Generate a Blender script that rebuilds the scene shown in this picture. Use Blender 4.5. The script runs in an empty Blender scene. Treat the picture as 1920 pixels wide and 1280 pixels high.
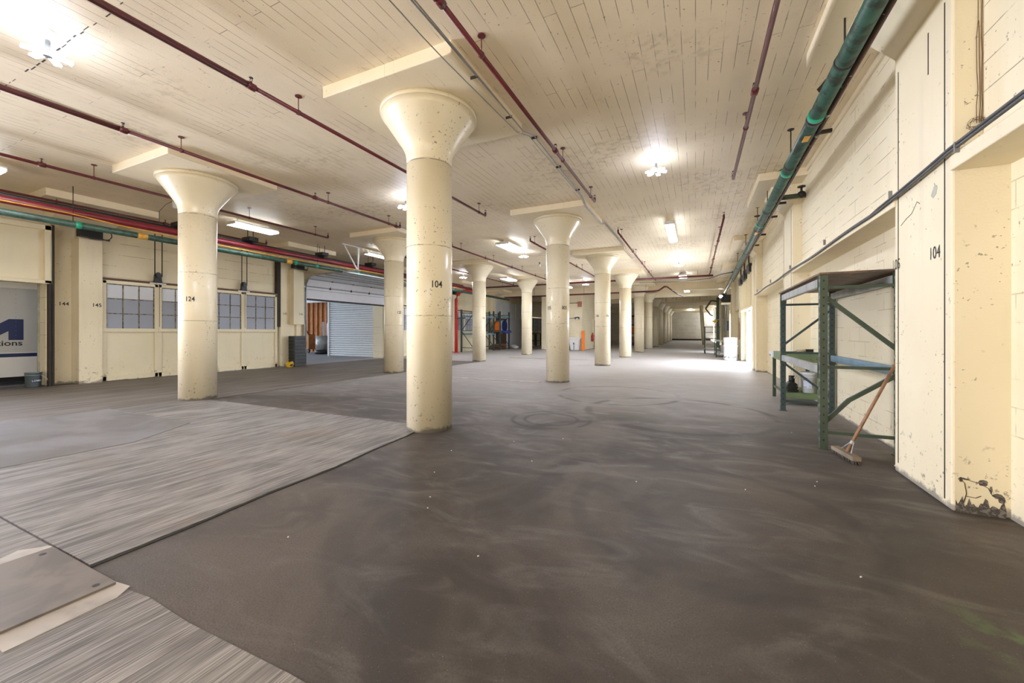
import bpy, bmesh, math, random
from mathutils import Vector, Matrix

random.seed(7)
S = bpy.context.scene
COL = S.collection
PI = math.pi

# ------------------------------------------------------------------ camera
cam = bpy.data.cameras.new('camera')
co = bpy.data.objects.new('camera', cam)
COL.objects.link(co)
FPX = 740.0
cam.sensor_width = 36.0
cam.lens = FPX / 1920 * 36
cam.shift_x = 0.0
cam.shift_y = -(640 - 622) / 1920.0
cam.clip_start = 0.05
cam.clip_end = 300
co.location = (0, 0, 1.4)
co.rotation_euler = (PI / 2, 0, math.atan((1304 - 960) / FPX))
S.camera = co

# ------------------------------------------------------------------ world and light
S.view_settings.view_transform = 'Standard'
S.view_settings.look = 'None'
S.view_settings.gamma = 1.0
S.view_settings.exposure = 0.45
S.view_settings.use_curve_mapping = False
try:
    S.cycles.use_denoising = True
    S.cycles.max_bounces = 10
    S.cycles.diffuse_bounces = 6
    S.cycles.sample_clamp_indirect = 6.0
    S.cycles.caustics_reflective = False
    S.cycles.caustics_refractive = False
except Exception:
    pass
w = bpy.data.worlds.new('daylight')
S.world = w
w.use_nodes = True
bg = w.node_tree.nodes['Background']
bg.inputs[0].default_value = (0.82, 0.89, 1.0, 1)
_tc = w.node_tree.nodes.new('ShaderNodeTexCoord')
_sx = w.node_tree.nodes.new('ShaderNodeSeparateXYZ')
_mr = w.node_tree.nodes.new('ShaderNodeMapRange')
w.node_tree.links.new(_tc.outputs['Generated'], _sx.inputs[0])
w.node_tree.links.new(_sx.outputs[0], _mr.inputs[0])
for _i, _v in enumerate((-0.4, 0.5, 3.6, 9.0)):      # the sky is bright on the sunny east side only
    _mr.inputs[_i + 1].default_value = _v
w.node_tree.links.new(_mr.outputs[0], bg.inputs[1])


def area(name, loc, target, sx, sy, power, color):
    l = bpy.data.lights.new(name, 'AREA')
    l.shape = 'RECTANGLE'
    l.size, l.size_y = sx, sy
    l.energy = power
    l.color = color
    o = bpy.data.objects.new(name, l)
    COL.objects.link(o)
    o.location = loc
    d = Vector(target) - Vector(loc)
    o.rotation_euler = d.to_track_quat('-Z', 'Y').to_euler()
    return o


# unseen fill lights added behind and left of the camera, then dock door daylight
area('rear_ceiling_fill', (-4.2, -5.6, 0.25), (-4.0, -1.2, 4.5), 11.0, 3.0, 560, (1.0, 0.82, 0.58))
area('left_side_fill', (-14.95, -0.8, 1.9), (1.8, 5.4, 1.9), 5.4, 2.4, 400, (0.80, 0.85, 1.0)).data.spread = 1.3
area('dock_door_daylight', (2.6, 19.4, 1.3), (-6, 17.0, 1.0), 4.6, 2.3, 450, (0.80, 0.85, 1.0)).data.spread = 2.7
LED_E = 420.0
TUBE_E = 17.0


# ------------------------------------------------------------------ node materials
class NT:
    def __init__(s, name):
        s.m = bpy.data.materials.new(name)
        s.m.use_nodes = True
        s.t = s.m.node_tree
        s.b = s.t.nodes['Principled BSDF']
        g = s.t.nodes.new('ShaderNodeNewGeometry')
        s.pos = g.outputs['Position']
        sp = s.t.nodes.new('ShaderNodeSeparateXYZ')
        s.t.links.new(s.pos, sp.inputs[0])
        s.x, s.y, s.z = sp.outputs

    def n(s, t, **k):
        o = s.t.nodes.new(t)
        for a, b in k.items():
            setattr(o, a, b)
        return o

    def put(s, inp, v):
        if hasattr(v, 'is_linked') or isinstance(v, bpy.types.NodeSocket):
            s.t.links.new(v, inp)
        else:
            inp.default_value = v

    def math(s, op, a, b=0.0, c=None, clamp=False):
        o = s.n('ShaderNodeMath', operation=op, use_clamp=clamp)
        s.put(o.inputs[0], a)
        s.put(o.inputs[1], b)
        if c is not None:
            s.put(o.inputs[2], c)
        return o.outputs[0]

    def vec(s, x, y, z=0.0):
        o = s.n('ShaderNodeCombineXYZ')
        s.put(o.inputs[0], x); s.put(o.inputs[1], y); s.put(o.inputs[2], z)
        return o.outputs[0]

    def scaled(s, sx, sy, sz):
        o = s.n('ShaderNodeVectorMath', operation='MULTIPLY')
        s.t.links.new(s.pos, o.inputs[0])
        o.inputs[1].default_value = (sx, sy, sz)
        return o.outputs[0]

    def noise(s, scale, detail=3.0, rough=0.55, vec=None, dist=0.0):
        o = s.n('ShaderNodeTexNoise')
        o.inputs['Scale'].default_value = scale
        o.inputs['Detail'].default_value = detail
        o.inputs['Roughness'].default_value = rough
        o.inputs['Distortion'].default_value = dist
        s.t.links.new(vec if vec is not None else s.pos, o.inputs['Vector'])
        return o.outputs['Fac']

    def step(s, v, a, b, lo=0.0, hi=1.0):
        o = s.n('ShaderNodeMapRange', interpolation_type='SMOOTHSTEP')
        s.put(o.inputs[0], v)
        o.inputs[1].default_value = a
        o.inputs[2].default_value = b
        o.inputs[3].default_value = lo
        o.inputs[4].default_value = hi
        return o.outputs[0]

    def mix(s, f, a, b):
        o = s.n('ShaderNodeMix', data_type='RGBA')
        s.put(o.inputs[0], f)
        s.put(o.inputs[6], a if not isinstance(a, tuple) else (*a, 1))
        s.put(o.inputs[7], b if not isinstance(b, tuple) else (*b, 1))
        return o.outputs[2]

    def brick(s, vec, bw, bh, mortar, offset=0.5):
        o = s.n('ShaderNodeTexBrick', offset=offset)
        o.inputs['Scale'].default_value = 1.0
        o.inputs['Mortar Size'].default_value = mortar
        o.inputs['Mortar Smooth'].default_value = 0.3
        o.inputs['Bias'].default_value = 0.0
        o.inputs['Brick Width'].default_value = bw
        o.inputs['Row Height'].default_value = bh
        o.inputs['Color1'].default_value = (0, 0, 0, 1)
        o.inputs['Color2'].default_value = (1, 1, 1, 1)
        o.inputs['Mortar'].default_value = (0.5, 0.5, 0.5, 1)
        s.t.links.new(vec, o.inputs['Vector'])
        return o.outputs['Fac'], o.outputs['Color']

    def bump(s, h, strength=0.3, dist=0.01):
        o = s.n('ShaderNodeBump')
        o.inputs['Strength'].default_value = strength
        o.inputs['Distance'].default_value = dist
        s.put(o.inputs['Height'], h)
        s.t.links.new(o.outputs[0], s.b.inputs['Normal'])

    def done(s, color, rough=0.6, metal=0.0, spec=0.5):
        s.put(s.b.inputs['Base Color'], color if not isinstance(color, tuple) else (*color, 1))
        s.put(s.b.inputs['Roughness'], rough)
        s.put(s.b.inputs['Metallic'], metal)
        s.b.inputs['Specular IOR Level'].default_value = spec
        return s.m


def paint(name, base, alt, axes=None, bw=2.5, bh=0.2, mortar=0.006, lcol=(0.2, 0.17, 0.12), lamt=0.6,
          lmask=(0.42, 0.6), speck=0.66, speckcol=(0.12, 0.10, 0.07), grime=0.0, gcol=(0.22, 0.2, 0.17),
          rough=0.6, tone=0.0, streak=0.0, blotch=0.0, offset=0.5, bumpy=0.15, spec=0.4):
    """old wall paint: mottling, pinholes, optional joints between boards or blocks, chipped foot"""
    t = NT(name)
    c = t.mix(t.step(t.noise(0.9, 4), 0.35, 0.68), base, alt)
    if streak:
        sv = t.noise(1.0, 3, vec=t.scaled(5.0, 5.0, 0.5))
        c = t.mix(t.math('MULTIPLY', t.step(sv, 0.52, 0.75), streak), c, tuple(v * 0.72 for v in base))
    if blotch:
        bm = t.math('MULTIPLY', t.step(t.noise(0.45, 3), 0.50, 0.66), t.step(t.noise(7, 5, 0.7), 0.46, 0.64))
        c = t.mix(t.math('MULTIPLY', bm, blotch), c, (0.34, 0.27, 0.17))
    h = t.noise(60, 2)
    if axes:
        a = dict(x=t.x, y=t.y, z=t.z)
        f, cc = t.brick(t.vec(a[axes[0]], a[axes[1]]), bw, bh, mortar, offset)
        if tone:
            s_ = t.n('ShaderNodeSeparateColor')
            t.t.links.new(cc, s_.inputs[0])
            c = t.mix(t.math('MULTIPLY', s_.outputs[0], tone), c, tuple(v * 0.72 for v in base))
        lm = t.math('MULTIPLY', t.math('MULTIPLY', f, t.step(t.noise(2.2, 4), *lmask)), lamt)
        c = t.mix(lm, c, lcol)
        h = t.math('SUBTRACT', h, t.math('MULTIPLY', f, 1.5))
    sp = t.math('MULTIPLY', t.step(t.noise(26, 2, 0.6), speck, speck + 0.05), t.step(t.noise(1.6, 2), 0.42, 0.62))
    c = t.mix(t.math('MULTIPLY', sp, 0.75), c, speckcol)
    if grime:
        g = t.math('ADD', t.z, t.math('MULTIPLY', t.noise(5.0, 5, 0.7), -grime * 2.0))
        gm = t.step(g, -grime * 0.35, -grime * 0.75)
        c = t.mix(t.math('MULTIPLY', gm, 0.85), c, gcol)
        sc = t.math('MULTIPLY', t.step(t.noise(9, 4, 0.7), 0.6, 0.68), t.step(t.z, 0.75, 0.15))
        c = t.mix(t.math('MULTIPLY', sc, 0.7), c, (0.10, 0.09, 0.08))
    t.bump(h, bumpy, 0.01)
    return t.done(c, rough, spec=spec)


def plain(name, col, rough=0.5, metal=0.0, var=0.25, scale=6.0, spec=0.5):
    t = NT(name)
    c = t.mix(t.step(t.noise(scale, 4), 0.35, 0.7), col, tuple(v * (1 - var) for v in col))
    return t.done(c, rough, metal, spec)


def rusty(name, col, rust, lo=0.6, hi=0.66, rough=0.5, scale=14.0, metal=0.0):
    t = NT(name)
    c = t.mix(t.step(t.noise(4, 3), 0.35, 0.7), col, tuple(v * 0.72 for v in col))
    c = t.mix(t.step(t.noise(scale, 5, 0.65), lo, hi), c, rust)
    t.bump(t.noise(40, 2), 0.15, 0.004)
    return t.done(c, rough, metal)


def glow(name, col, e, base=(0.8, 0.8, 0.8)):
    t = NT(name)
    t.b.inputs['Emission Color'].default_value = (*col, 1)
    t.b.inputs['Emission Strength'].default_value = e
    return t.done(base, 0.4)


M = {}
CREAM, CREAM2 = (0.82, 0.73, 0.525), (0.78, 0.685, 0.475)
M['column'] = paint('column_paint', (0.82, 0.735, 0.54), (0.77, 0.675, 0.475), speck=0.64, grime=0.10, rough=0.28,
                    streak=0.10, bumpy=0.05, spec=0.5)
M['ceiling'] = paint('ceiling_paint', (0.85, 0.735, 0.545), (0.79, 0.67, 0.48), axes='yx', bw=2.6, bh=0.145, mortar=0.0045,
                     lcol=(0.22, 0.17, 0.11), lamt=0.8, lmask=(0.43, 0.58), speck=0.68, tone=0.12, blotch=0.42, rough=0.5)
M['panel'] = paint('drop_panel_paint', (0.85, 0.745, 0.55), (0.80, 0.695, 0.49), axes='yx', bw=2.6, bh=0.145, mortar=0.0035,
                   lcol=(0.25, 0.2, 0.13), lamt=0.45, lmask=(0.5, 0.62), speck=0.70, tone=0.06, rough=0.5)
M['pilaster'] = paint('pilaster_paint', CREAM, CREAM2, speck=0.66, grime=0.13, streak=0.22, rough=0.55)
M['spandrel'] = paint('spandrel_paint', CREAM, CREAM2, axes='yz', bw=14.0, bh=0.215, mortar=0.005, lamt=0.8,
                      lmask=(0.44, 0.56), speck=0.67, streak=0.15, rough=0.55, tone=0.05)
M['block'] = paint('block_paint', CREAM, CREAM2, axes='yz', bw=0.42, bh=0.21, mortar=0.006, lcol=(0.36, 0.29, 0.18), lamt=0.55,
                   lmask=(0.45, 0.58), speck=0.68, grime=0.07, tone=0.10, rough=0.6)
M['blockx'] = paint('block_paint_cross', CREAM, CREAM2, axes='xz', bw=0.42, bh=0.21, mortar=0.006, lcol=(0.36, 0.29, 0.18),
                    lamt=0.5, lmask=(0.4, 0.6), speck=0.64, grime=0.05, tone=0.10, rough=0.6)
M['cream'] = paint('cream_paint', (0.79, 0.71, 0.51), (0.75, 0.67, 0.46), speck=0.70, grime=0.04, rough=0.5, streak=0.1)
M['lconc'] = paint('left_wall_paint', CREAM, CREAM2, axes='yz', bw=5.0, bh=0.33, mortar=0.006, lamt=0.7, lmask=(0.46, 0.56),
                   speck=0.70, streak=0.25, rough=0.6)
M['endwall'] = paint('end_wall_paint', (0.70, 0.65, 0.55), (0.62, 0.57, 0.48), axes='xz', bw=3.0, bh=0.6, mortar=0.02, lamt=0.5,
                     speck=0.7, rough=0.7)
M['black'] = plain('black_metal', (0.012, 0.012, 0.012), 0.45)
M['dark'] = plain('dark_gap', (0.03, 0.022, 0.016), 0.7)
M['stencil'] = plain('black_stencil_paint', (0.02, 0.02, 0.02), 0.6)
M['maroon'] = rusty('maroon_pipe_paint', (0.13, 0.018, 0.022), (0.05, 0.012, 0.01), 0.6, 0.7, 0.35)
M['red'] = rusty('red_pipe_paint', (0.24, 0.018, 0.028), (0.12, 0.02, 0.02), 0.6, 0.75, 0.35)
M['redbright'] = plain('red_riser_paint', (0.60, 0.035, 0.03), 0.4, var=0.15)
M['green'] = rusty('green_pipe_paint', (0.045, 0.11, 0.08), (0.028, 0.04, 0.03), 0.5, 0.62, 0.4, 7)
M['greenbright'] = plain('bright_green_band', (0.02, 0.42, 0.25), 0.35)
M['yellowband'] = plain('yellow_band', (0.85, 0.45, 0.06), 0.4)
M['yellow'] = plain('yellow_plastic', (0.85, 0.55, 0.02), 0.35)
M['brownpipe'] = rusty('brown_conduit', (0.07, 0.035, 0.025), (0.5, 0.48, 0.42), 0.62, 0.66, 0.5, 9)
M['conduit'] = plain('grey_conduit', (0.33, 0.33, 0.32), 0.4, 0.5)
M['cable'] = plain('grey_cable', (0.10, 0.10, 0.10), 0.5)
M['rackgreen'] = rusty('green_rack_paint', (0.058, 0.083, 0.056), (0.08, 0.045, 0.03), 0.64, 0.7, 0.45, 18)
M['rackteal'] = rusty('blue_green_rack_paint', (0.045, 0.078, 0.078), (0.08, 0.05, 0.04), 0.64, 0.7, 0.45, 18)
M['benchgreen'] = rusty('green_bench_paint', (0.17, 0.235, 0.115), (0.12, 0.115, 0.07), 0.6, 0.66, 0.5, 12)
M['galv'] = rusty('galvanised_steel', (0.46, 0.48, 0.47), (0.25, 0.24, 0.22), 0.6, 0.68, 0.45, 16, 0.3)
M['bluebeam'] = rusty('blue_beam_paint', (0.20, 0.33, 0.42), (0.25, 0.2, 0.16), 0.62, 0.68, 0.45, 16)
M['plywood'] = rusty('dark_plywood', (0.20, 0.12, 0.075), (0.10, 0.065, 0.05), 0.48, 0.6, 0.55, 5)
M['wood'] = plain('brown_wood', (0.33, 0.17, 0.085), 0.55, var=0.4, scale=9)
M['palewood'] = plain('pale_wood', (0.55, 0.45, 0.31), 0.6, var=0.3)
M['greywood'] = plain('worn_grey_wood', (0.30, 0.235, 0.17), 0.7, var=0.4)
M['white'] = plain('white_plastic', (0.80, 0.80, 0.80), 0.35, var=0.06)
M['whitemetal'] = plain('white_metal', (0.74, 0.76, 0.78), 0.45, var=0.06)
M['offwhite'] = plain('off_white_label', (0.62, 0.66, 0.78), 0.5)
M['grey'] = plain('grey_plastic', (0.22, 0.24, 0.26), 0.4)
M['bucketgrey'] = plain('bucket_grey', (0.22, 0.28, 0.30), 0.35, var=0.1)
M['navy'] = plain('navy_vinyl', (0.010, 0.022, 0.10), 0.4, var=0.05)
M['purple'] = plain('purple_print', (0.16, 0.12, 0.40), 0.5)
M['orange'] = plain('orange_paint', (0.95, 0.22, 0.02), 0.45, var=0.1)
M['bluetarp'] = plain('blue_tarp', (0.03, 0.06, 0.28), 0.5)
M['palegrey'] = plain('pale_blue_plastic', (0.42, 0.47, 0.60), 0.4, var=0.1)
M['doorwhite'] = plain('white_door_steel', (0.66, 0.66, 0.69), 0.4, var=0.05)
M['seal'] = plain('black_rubber_seal', (0.02, 0.02, 0.022), 0.6)
M['trailer'] = plain('trailer_grey', (0.50, 0.51, 0.51), 0.35, var=0.04, scale=1)
M['trailerlow'] = plain('trailer_white', (0.72, 0.72, 0.71), 0.35, var=0.04, scale=1)
M['osb'] = rusty('orange_osb', (0.60, 0.27, 0.085), (0.28, 0.11, 0.04), 0.5, 0.62, 0.7, 18)
M['stud'] = plain('red_brown_stud', (0.50, 0.20, 0.08), 0.7, var=0.3)
M['dockconc'] = plain('dock_concrete', (0.36, 0.37, 0.40), 0.8, var=0.15, scale=2)
M['greycol'] = rusty('grey_green_concrete', (0.48, 0.48, 0.40), (0.34, 0.35, 0.28), 0.5, 0.65, 0.7, 4)
M['bristle'] = plain('grey_bristles', (0.10, 0.085, 0.07), 0.9)
M['rust'] = plain('rusty_iron', (0.13, 0.06, 0.03), 0.7)
M['chip'] = rusty('bare_crumbled_concrete', (0.20, 0.18, 0.155), (0.07, 0.06, 0.05), 0.45, 0.55, 0.9, 40)
M['joint'] = rusty('dark_paint_joint', (0.26, 0.22, 0.15), (0.62, 0.56, 0.42), 0.46, 0.54, 0.8, 5)
M['led'] = glow('led_white', (0.76, 0.82, 1.0), LED_E)
M['ledback'] = glow('led_translucent_back', (0.76, 0.82, 1.0), LED_E * 0.04)
M['tube'] = glow('fluorescent_diffuser', (0.86, 0.92, 1.0), TUBE_E)
M['bulb'] = glow('warm_white_lamp', (1.0, 0.95, 0.88), 60.0)

# window glass: frosted panes that let daylight through
t = NT('frosted_wired_glass')
t.b.inputs['Transmission Weight'].default_value = 0.12
M['glass'] = t.done(t.mix(t.noise(1.5, 2), (0.42, 0.45, 0.53), (0.34, 0.37, 0.43)), 0.55)
t = NT('skylit_frosted_glass')  # sky brightness of the upper panes painted as a pale base colour
t.b.inputs['Transmission Weight'].default_value = 0.3
M['glass_skylit'] = t.done((0.88, 0.9, 0.94), 0.5)

# dark worn floor topping
t = NT('dark_floor_topping')
big = t.noise(0.55, 5, 0.6, dist=1.2)
fine = t.noise(95, 3, 0.7)
str_ = t.noise(1.0, 4, 0.6, vec=t.scaled(1.1, 2.4, 1.0), dist=1.5)
c = t.mix(t.step(big, 0.36, 0.66), (0.050, 0.041, 0.035), (0.118, 0.099, 0.085))
c = t.mix(t.math('MULTIPLY', t.step(str_, 0.5, 0.72), 0.55), c, (0.165, 0.144, 0.128))
c = t.mix(t.math('MULTIPLY', t.step(t.noise(0.35, 2), 0.5, 0.7), 0.35), c, (0.14, 0.104, 0.072))
# daylight on the floor painted into its colour, paler towards the far end
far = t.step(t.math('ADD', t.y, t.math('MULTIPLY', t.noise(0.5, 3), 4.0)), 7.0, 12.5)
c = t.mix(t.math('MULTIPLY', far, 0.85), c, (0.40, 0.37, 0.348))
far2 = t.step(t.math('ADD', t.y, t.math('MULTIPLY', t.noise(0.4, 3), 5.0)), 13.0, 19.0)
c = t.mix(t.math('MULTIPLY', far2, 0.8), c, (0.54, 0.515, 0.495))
c = t.mix(t.math('MULTIPLY', t.step(fine, 0.42, 0.68), 0.45), c, (0.03, 0.026, 0.024))
c = t.mix(t.math('MULTIPLY', t.step(t.noise(140, 1), 0.72, 0.78), 0.5), c, (0.5, 0.48, 0.46))
# tyre scrub arcs
for (ax, ay, r, wd, amt) in ((-2.1, 6.0, 0.62, 0.05, 0.5), (-2.1, 6.0, 0.42, 0.05, 0.45), (-1.2, 5.2, 0.95, 0.12, 0.35), (-0.3, 7.4, 1.5, 0.10, 0.35),
                             (-1.6, 9.0, 1.3, 0.08, 0.35), (0.1, 3.4, 1.0, 0.10, 0.3), (-1.3, 2.6, 1.1, 0.16, 0.25)):
    dx = t.math('SUBTRACT', t.x, ax)
    dy = t.math('SUBTRACT', t.y, ay)
    d = t.math('SQRT', t.math('ADD', t.math('MULTIPLY', dx, dx), t.math('MULTIPLY', dy, dy)))
    e = t.math('ABSOLUTE', t.math('SUBTRACT', d, r))
    e = t.step(e, wd, wd * 0.3)
    e = t.math('MULTIPLY', e, t.step(t.noise(1.1, 3), 0.40, 0.55))
    c = t.mix(t.math('MULTIPLY', e, min(0.8, amt * 1.5)), c, (0.028, 0.025, 0.023))
# a scrap of green chalk by the right-hand pilaster
gx = t.math('ABSOLUTE', t.math('SUBTRACT', t.x, 1.35))
gy = t.math('ABSOLUTE', t.math('SUBTRACT', t.y, 2.55))
gm = t.math('MULTIPLY', t.step(gx, 0.35, 0.0), t.step(gy, 0.35, 0.0))
gm = t.math('MULTIPLY', gm, t.step(t.noise(6, 4), 0.45, 0.62))
c = t.mix(t.math('MULTIPLY', gm, 0.35), c, (0.18, 0.34, 0.10))
t.bump(t.math('ADD', t.math('MULTIPLY', fine, 0.7), t.noise(14, 4)), 0.35, 0.006)
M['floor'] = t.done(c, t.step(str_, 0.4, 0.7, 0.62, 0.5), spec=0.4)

# grey strip flooring: thin strips running down the room
t = NT('grey_strip_flooring')
g1 = t.noise(1.0, 4, 0.65, vec=t.scaled(120, 2.2, 1))
g2 = t.noise(1.0, 4, 0.6, vec=t.scaled(9, 0.9, 1))
g3 = t.noise(1.1, 4, 0.6, dist=0.8)
c = t.mix(t.step(g1, 0.36, 0.64), (0.085, 0.074, 0.066), (0.38, 0.348, 0.322))
c = t.mix(t.math('MULTIPLY', t.step(g2, 0.42, 0.66), 0.7), c, (0.075, 0.068, 0.063))
c = t.mix(t.math('MULTIPLY', t.step(g3, 0.48, 0.7), 0.35), c, (0.40, 0.365, 0.335))
c = t.mix(t.math('MULTIPLY', t.step(t.noise(0.9, 3), 0.58, 0.7), 0.45), c, (0.24, 0.18, 0.125))
f, cc = t.brick(t.vec(t.y, t.x), 9.0, 0.09, 0.002)
c = t.mix(t.math('MULTIPLY', f, 0.55), c, (0.06, 0.05, 0.045))
t.bump(t.math('SUBTRACT', g1, t.math('MULTIPLY', f, 1.0)), 0.3, 0.004)
M['strip'] = t.done(c, 0.55, spec=0.4)

# brown plank flooring along the left wall
t = NT('brown_plank_flooring')
g1 = t.noise(1.0, 4, 0.65, vec=t.scaled(26, 0.8, 1))
g2 = t.noise(1.0, 4, 0.6, vec=t.scaled(4, 0.35, 1))
c = t.mix(t.step(g1, 0.36, 0.64), (0.10, 0.082, 0.069), (0.20, 0.170, 0.146))
c = t.mix(t.math('MULTIPLY', t.step(g2, 0.45, 0.66), 0.6), c, (0.235, 0.205, 0.182))
c = t.mix(t.math('MULTIPLY', t.step(t.noise(1.0, 3, vec=t.scaled(9, 0.5, 1)), 0.58, 0.68), 0.7), c, (0.05, 0.042, 0.036))
t.bump(g1, 0.2, 0.004)
M['brownstrip'] = t.done(c, 0.6, spec=0.35)

# diamond plate
t = NT('worn_diamond_plate')
ck = t.n('ShaderNodeTexChecker')
ck.inputs['Scale'].default_value = 28
t.t.links.new(t.pos, ck.inputs['Vector'])
c = t.mix(t.step(t.noise(0.9, 4, dist=1.0), 0.38, 0.66), (0.24, 0.23, 0.235), (0.15, 0.138, 0.13))
c = t.mix(t.math('MULTIPLY', ck.outputs['Fac'], 0.28), c, (0.09, 0.085, 0.08))
t.bump(ck.outputs['Fac'], 0.3, 0.004)
M['plate'] = t.done(c, 0.45, 0.15)
t = NT('flat_steel_plate')
c = t.mix(t.step(t.noise(3, 5, dist=0.8), 0.38, 0.66), (0.185, 0.155, 0.128), (0.125, 0.104, 0.086))
t.bump(t.noise(50, 2), 0.1, 0.003)
M['steelplate'] = t.done(c, 0.5, 0.1)
M['ply'] = rusty('pale_sheet', (0.46, 0.42, 0.375), (0.33, 0.295, 0.26), 0.5, 0.65, 0.6, 4)
M['dirtedge'] = plain('black_floor_edge', (0.02, 0.018, 0.016), 0.8)


# ------------------------------------------------------------------ mesh helpers
class MB:
    def __init__(s):
        s.v, s.f, s.mi, s.sm = [], [], [], []

    def add(s, vs, fs, mi=0, smooth=False):
        b = len(s.v)
        s.v += [tuple(p) for p in vs]
        for f in fs:
            s.f.append([b + i for i in f])
            s.mi.append(mi)
            s.sm.append(smooth)
        return s

    def box(s, x0, x1, y0, y1, z0, z1, mi=0):
        x0, x1 = sorted((x0, x1)); y0, y1 = sorted((y0, y1)); z0, z1 = sorted((z0, z1))
        v = [(x, y, z) for z in (z0, z1) for y in (y0, y1) for x in (x0, x1)]
        return s.add(v, [(0, 2, 3, 1), (4, 5, 7, 6), (0, 1, 5, 4), (2, 6, 7, 3), (0, 4, 6, 2), (1, 3, 7, 5)], mi)

    def bar(s, p0, p1, w, h, mi=0, up=(0, 0, 1)):
        p0, p1 = Vector(p0), Vector(p1)
        d = (p1 - p0).normalized()
        u = Vector(up)
        if abs(d.dot(u)) > 0.95:
            u = Vector((0, 1, 0))
        a = d.cross(u).normalized() * (w / 2)
        b = a.cross(d).normalized() * (h / 2)
        v = [p + i * a + j * b for p in (p0, p1) for (i, j) in ((-1, -1), (1, -1), (1, 1), (-1, 1))]
        return s.add(v, [(3, 2, 1, 0), (4, 5, 6, 7), (0, 1, 5, 4), (1, 2, 6, 5), (2, 3, 7, 6), (3, 0, 4, 7)], mi)

    def cyl(s, p0, p1, r, n=14, mi=0, r1=None, caps=True):
        p0, p1 = Vector(p0), Vector(p1)
        r1 = r if r1 is None else r1
        d = (p1 - p0).normalized()
        u = Vector((0, 0, 1)) if abs(d.z) < 0.9 else Vector((1, 0, 0))
        a = d.cross(u).normalized(); b = d.cross(a).normalized()
        ring = [(math.cos(2 * PI * i / n), math.sin(2 * PI * i / n)) for i in range(n)]
        v = [p0 + r * (c * a + q * b) for c, q in ring] + [p1 + r1 * (c * a + q * b) for c, q in ring]
        s.add(v, [(i, i + n, (i + 1) % n + n, (i + 1) % n) for i in range(n)], mi, True)
        if caps:
            s.add(v[:n], [tuple(range(n))], mi)
            s.add(v[n:], [tuple(range(n - 1, -1, -1))], mi)
        return s

    def tube(s, pts, r, n=10, mi=0):
        pts = [Vector(p) for p in pts]
        N = len(pts)
        rings = []
        up = Vector((0, 0, 1))
        for i, p in enumerate(pts):
            d = (pts[min(i + 1, N - 1)] - pts[max(i - 1, 0)]).normalized()
            u = up if abs(d.dot(up)) < 0.95 else Vector((1, 0, 0))
            a = d.cross(u).normalized(); b = d.cross(a).normalized()
            rings.append([p + r * (math.cos(2 * PI * k / n) * a + math.sin(2 * PI * k / n) * b) for k in range(n)])
        v = [q for rr in rings for q in rr]
        f = []
        for i in range(N - 1):
            for k in range(n):
                f.append((i * n + k, (i + 1) * n + k, (i + 1) * n + (k + 1) % n, i * n + (k + 1) % n))
        s.add(v, f, mi, True)
        s.add(rings[0], [tuple(range(n))], mi)
        s.add(rings[-1], [tuple(range(n - 1, -1, -1))], mi)
        return s

    def lathe(s, prof, c=(0, 0, 0), n=24, mi=0, cap0=True, cap1=True, sharp=False):
        v = [(c[0] + r * math.cos(2 * PI * k / n), c[1] + r * math.sin(2 * PI * k / n), c[2] + z) for r, z in prof for k in range(n)]
        f = []
        for i in range(len(prof) - 1):
            for k in range(n):
                f.append((i * n + k, i * n + (k + 1) % n, (i + 1) * n + (k + 1) % n, (i + 1) * n + k))
        s.add(v, f, mi, not sharp)
        if cap0:
            s.add(v[:n], [tuple(range(n - 1, -1, -1))], mi)
        if cap1:
            s.add(v[-n:], [tuple(range(n))], mi)
        return s

    def prism(s, poly, axis, a0, a1, mi=0):
        """polygon in the two axes other than `axis`, extruded from a0 to a1"""
        def P(u, w, a):
            return {'x': (a, u, w), 'y': (u, a, w), 'z': (u, w, a)}[axis]
        n = len(poly)
        v = [P(u, w, a0) for u, w in poly] + [P(u, w, a1) for u, w in poly]
        f = [tuple(range(n)), tuple(range(2 * n - 1, n - 1, -1))] + [(i, i + n, (i + 1) % n + n, (i + 1) % n) for i in range(n)]
        return s.add(v, f, mi)

    def ball(s, c, r, n=12, m=8, mi=0, sz=1.0):
        prof = [(max(1e-4, r * math.sin(PI * i / m)), -r * sz * math.cos(PI * i / m)) for i in range(m + 1)]
        return s.lathe(prof, c, n, mi, False, False)

    def build(s, name, mats, parent=None, bevel=0.0, origin=None):
        if not isinstance(mats, (list, tuple)):
            mats = [mats]
        o0 = Vector((0, 0, 0))
        if parent is not None:
            p = parent
            while p is not None:
                o0 += Vector(p.location)
                p = p.parent
        elif origin is not None:
            o0 = Vector(origin)
        me = bpy.data.meshes.new(name)
        me.from_pydata([tuple(Vector(q) - o0) for q in s.v], [], s.f)
        for i, p in enumerate(me.polygons):
            p.material_index = s.mi[i]
            p.use_smooth = s.sm[i]
        for m in mats:
            me.materials.append(m)
        bm = bmesh.new(); bm.from_mesh(me)
        bmesh.ops.remove_doubles(bm, verts=bm.verts, dist=1e-5)
        bmesh.ops.recalc_face_normals(bm, faces=bm.faces)
        bm.to_mesh(me); bm.free()
        ob = bpy.data.objects.new(name, me)
        COL.objects.link(ob)
        if parent is not None:
            ob.parent = parent
        elif origin is not None:
            ob.location = origin
        if bevel:
            b = ob.modifiers.new('bevel', 'BEVEL')
            b.width = bevel; b.segments = 2; b.limit_method = 'ANGLE'
        return ob


def tag(o, label, cat, group=None, kind=None):
    o['label'] = label
    o['category'] = cat
    if group:
        o['group'] = group
    if kind:
        o['kind'] = kind
    return o


def thing(name, label, cat, loc, group=None, kind=None):
    o = bpy.data.objects.new(name, None)
    o.empty_display_size = 0.1
    COL.objects.link(o)
    o.location = loc
    return tag(o, label, cat, group, kind)


def struct(o):
    o['kind'] = 'structure'
    return o


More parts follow.
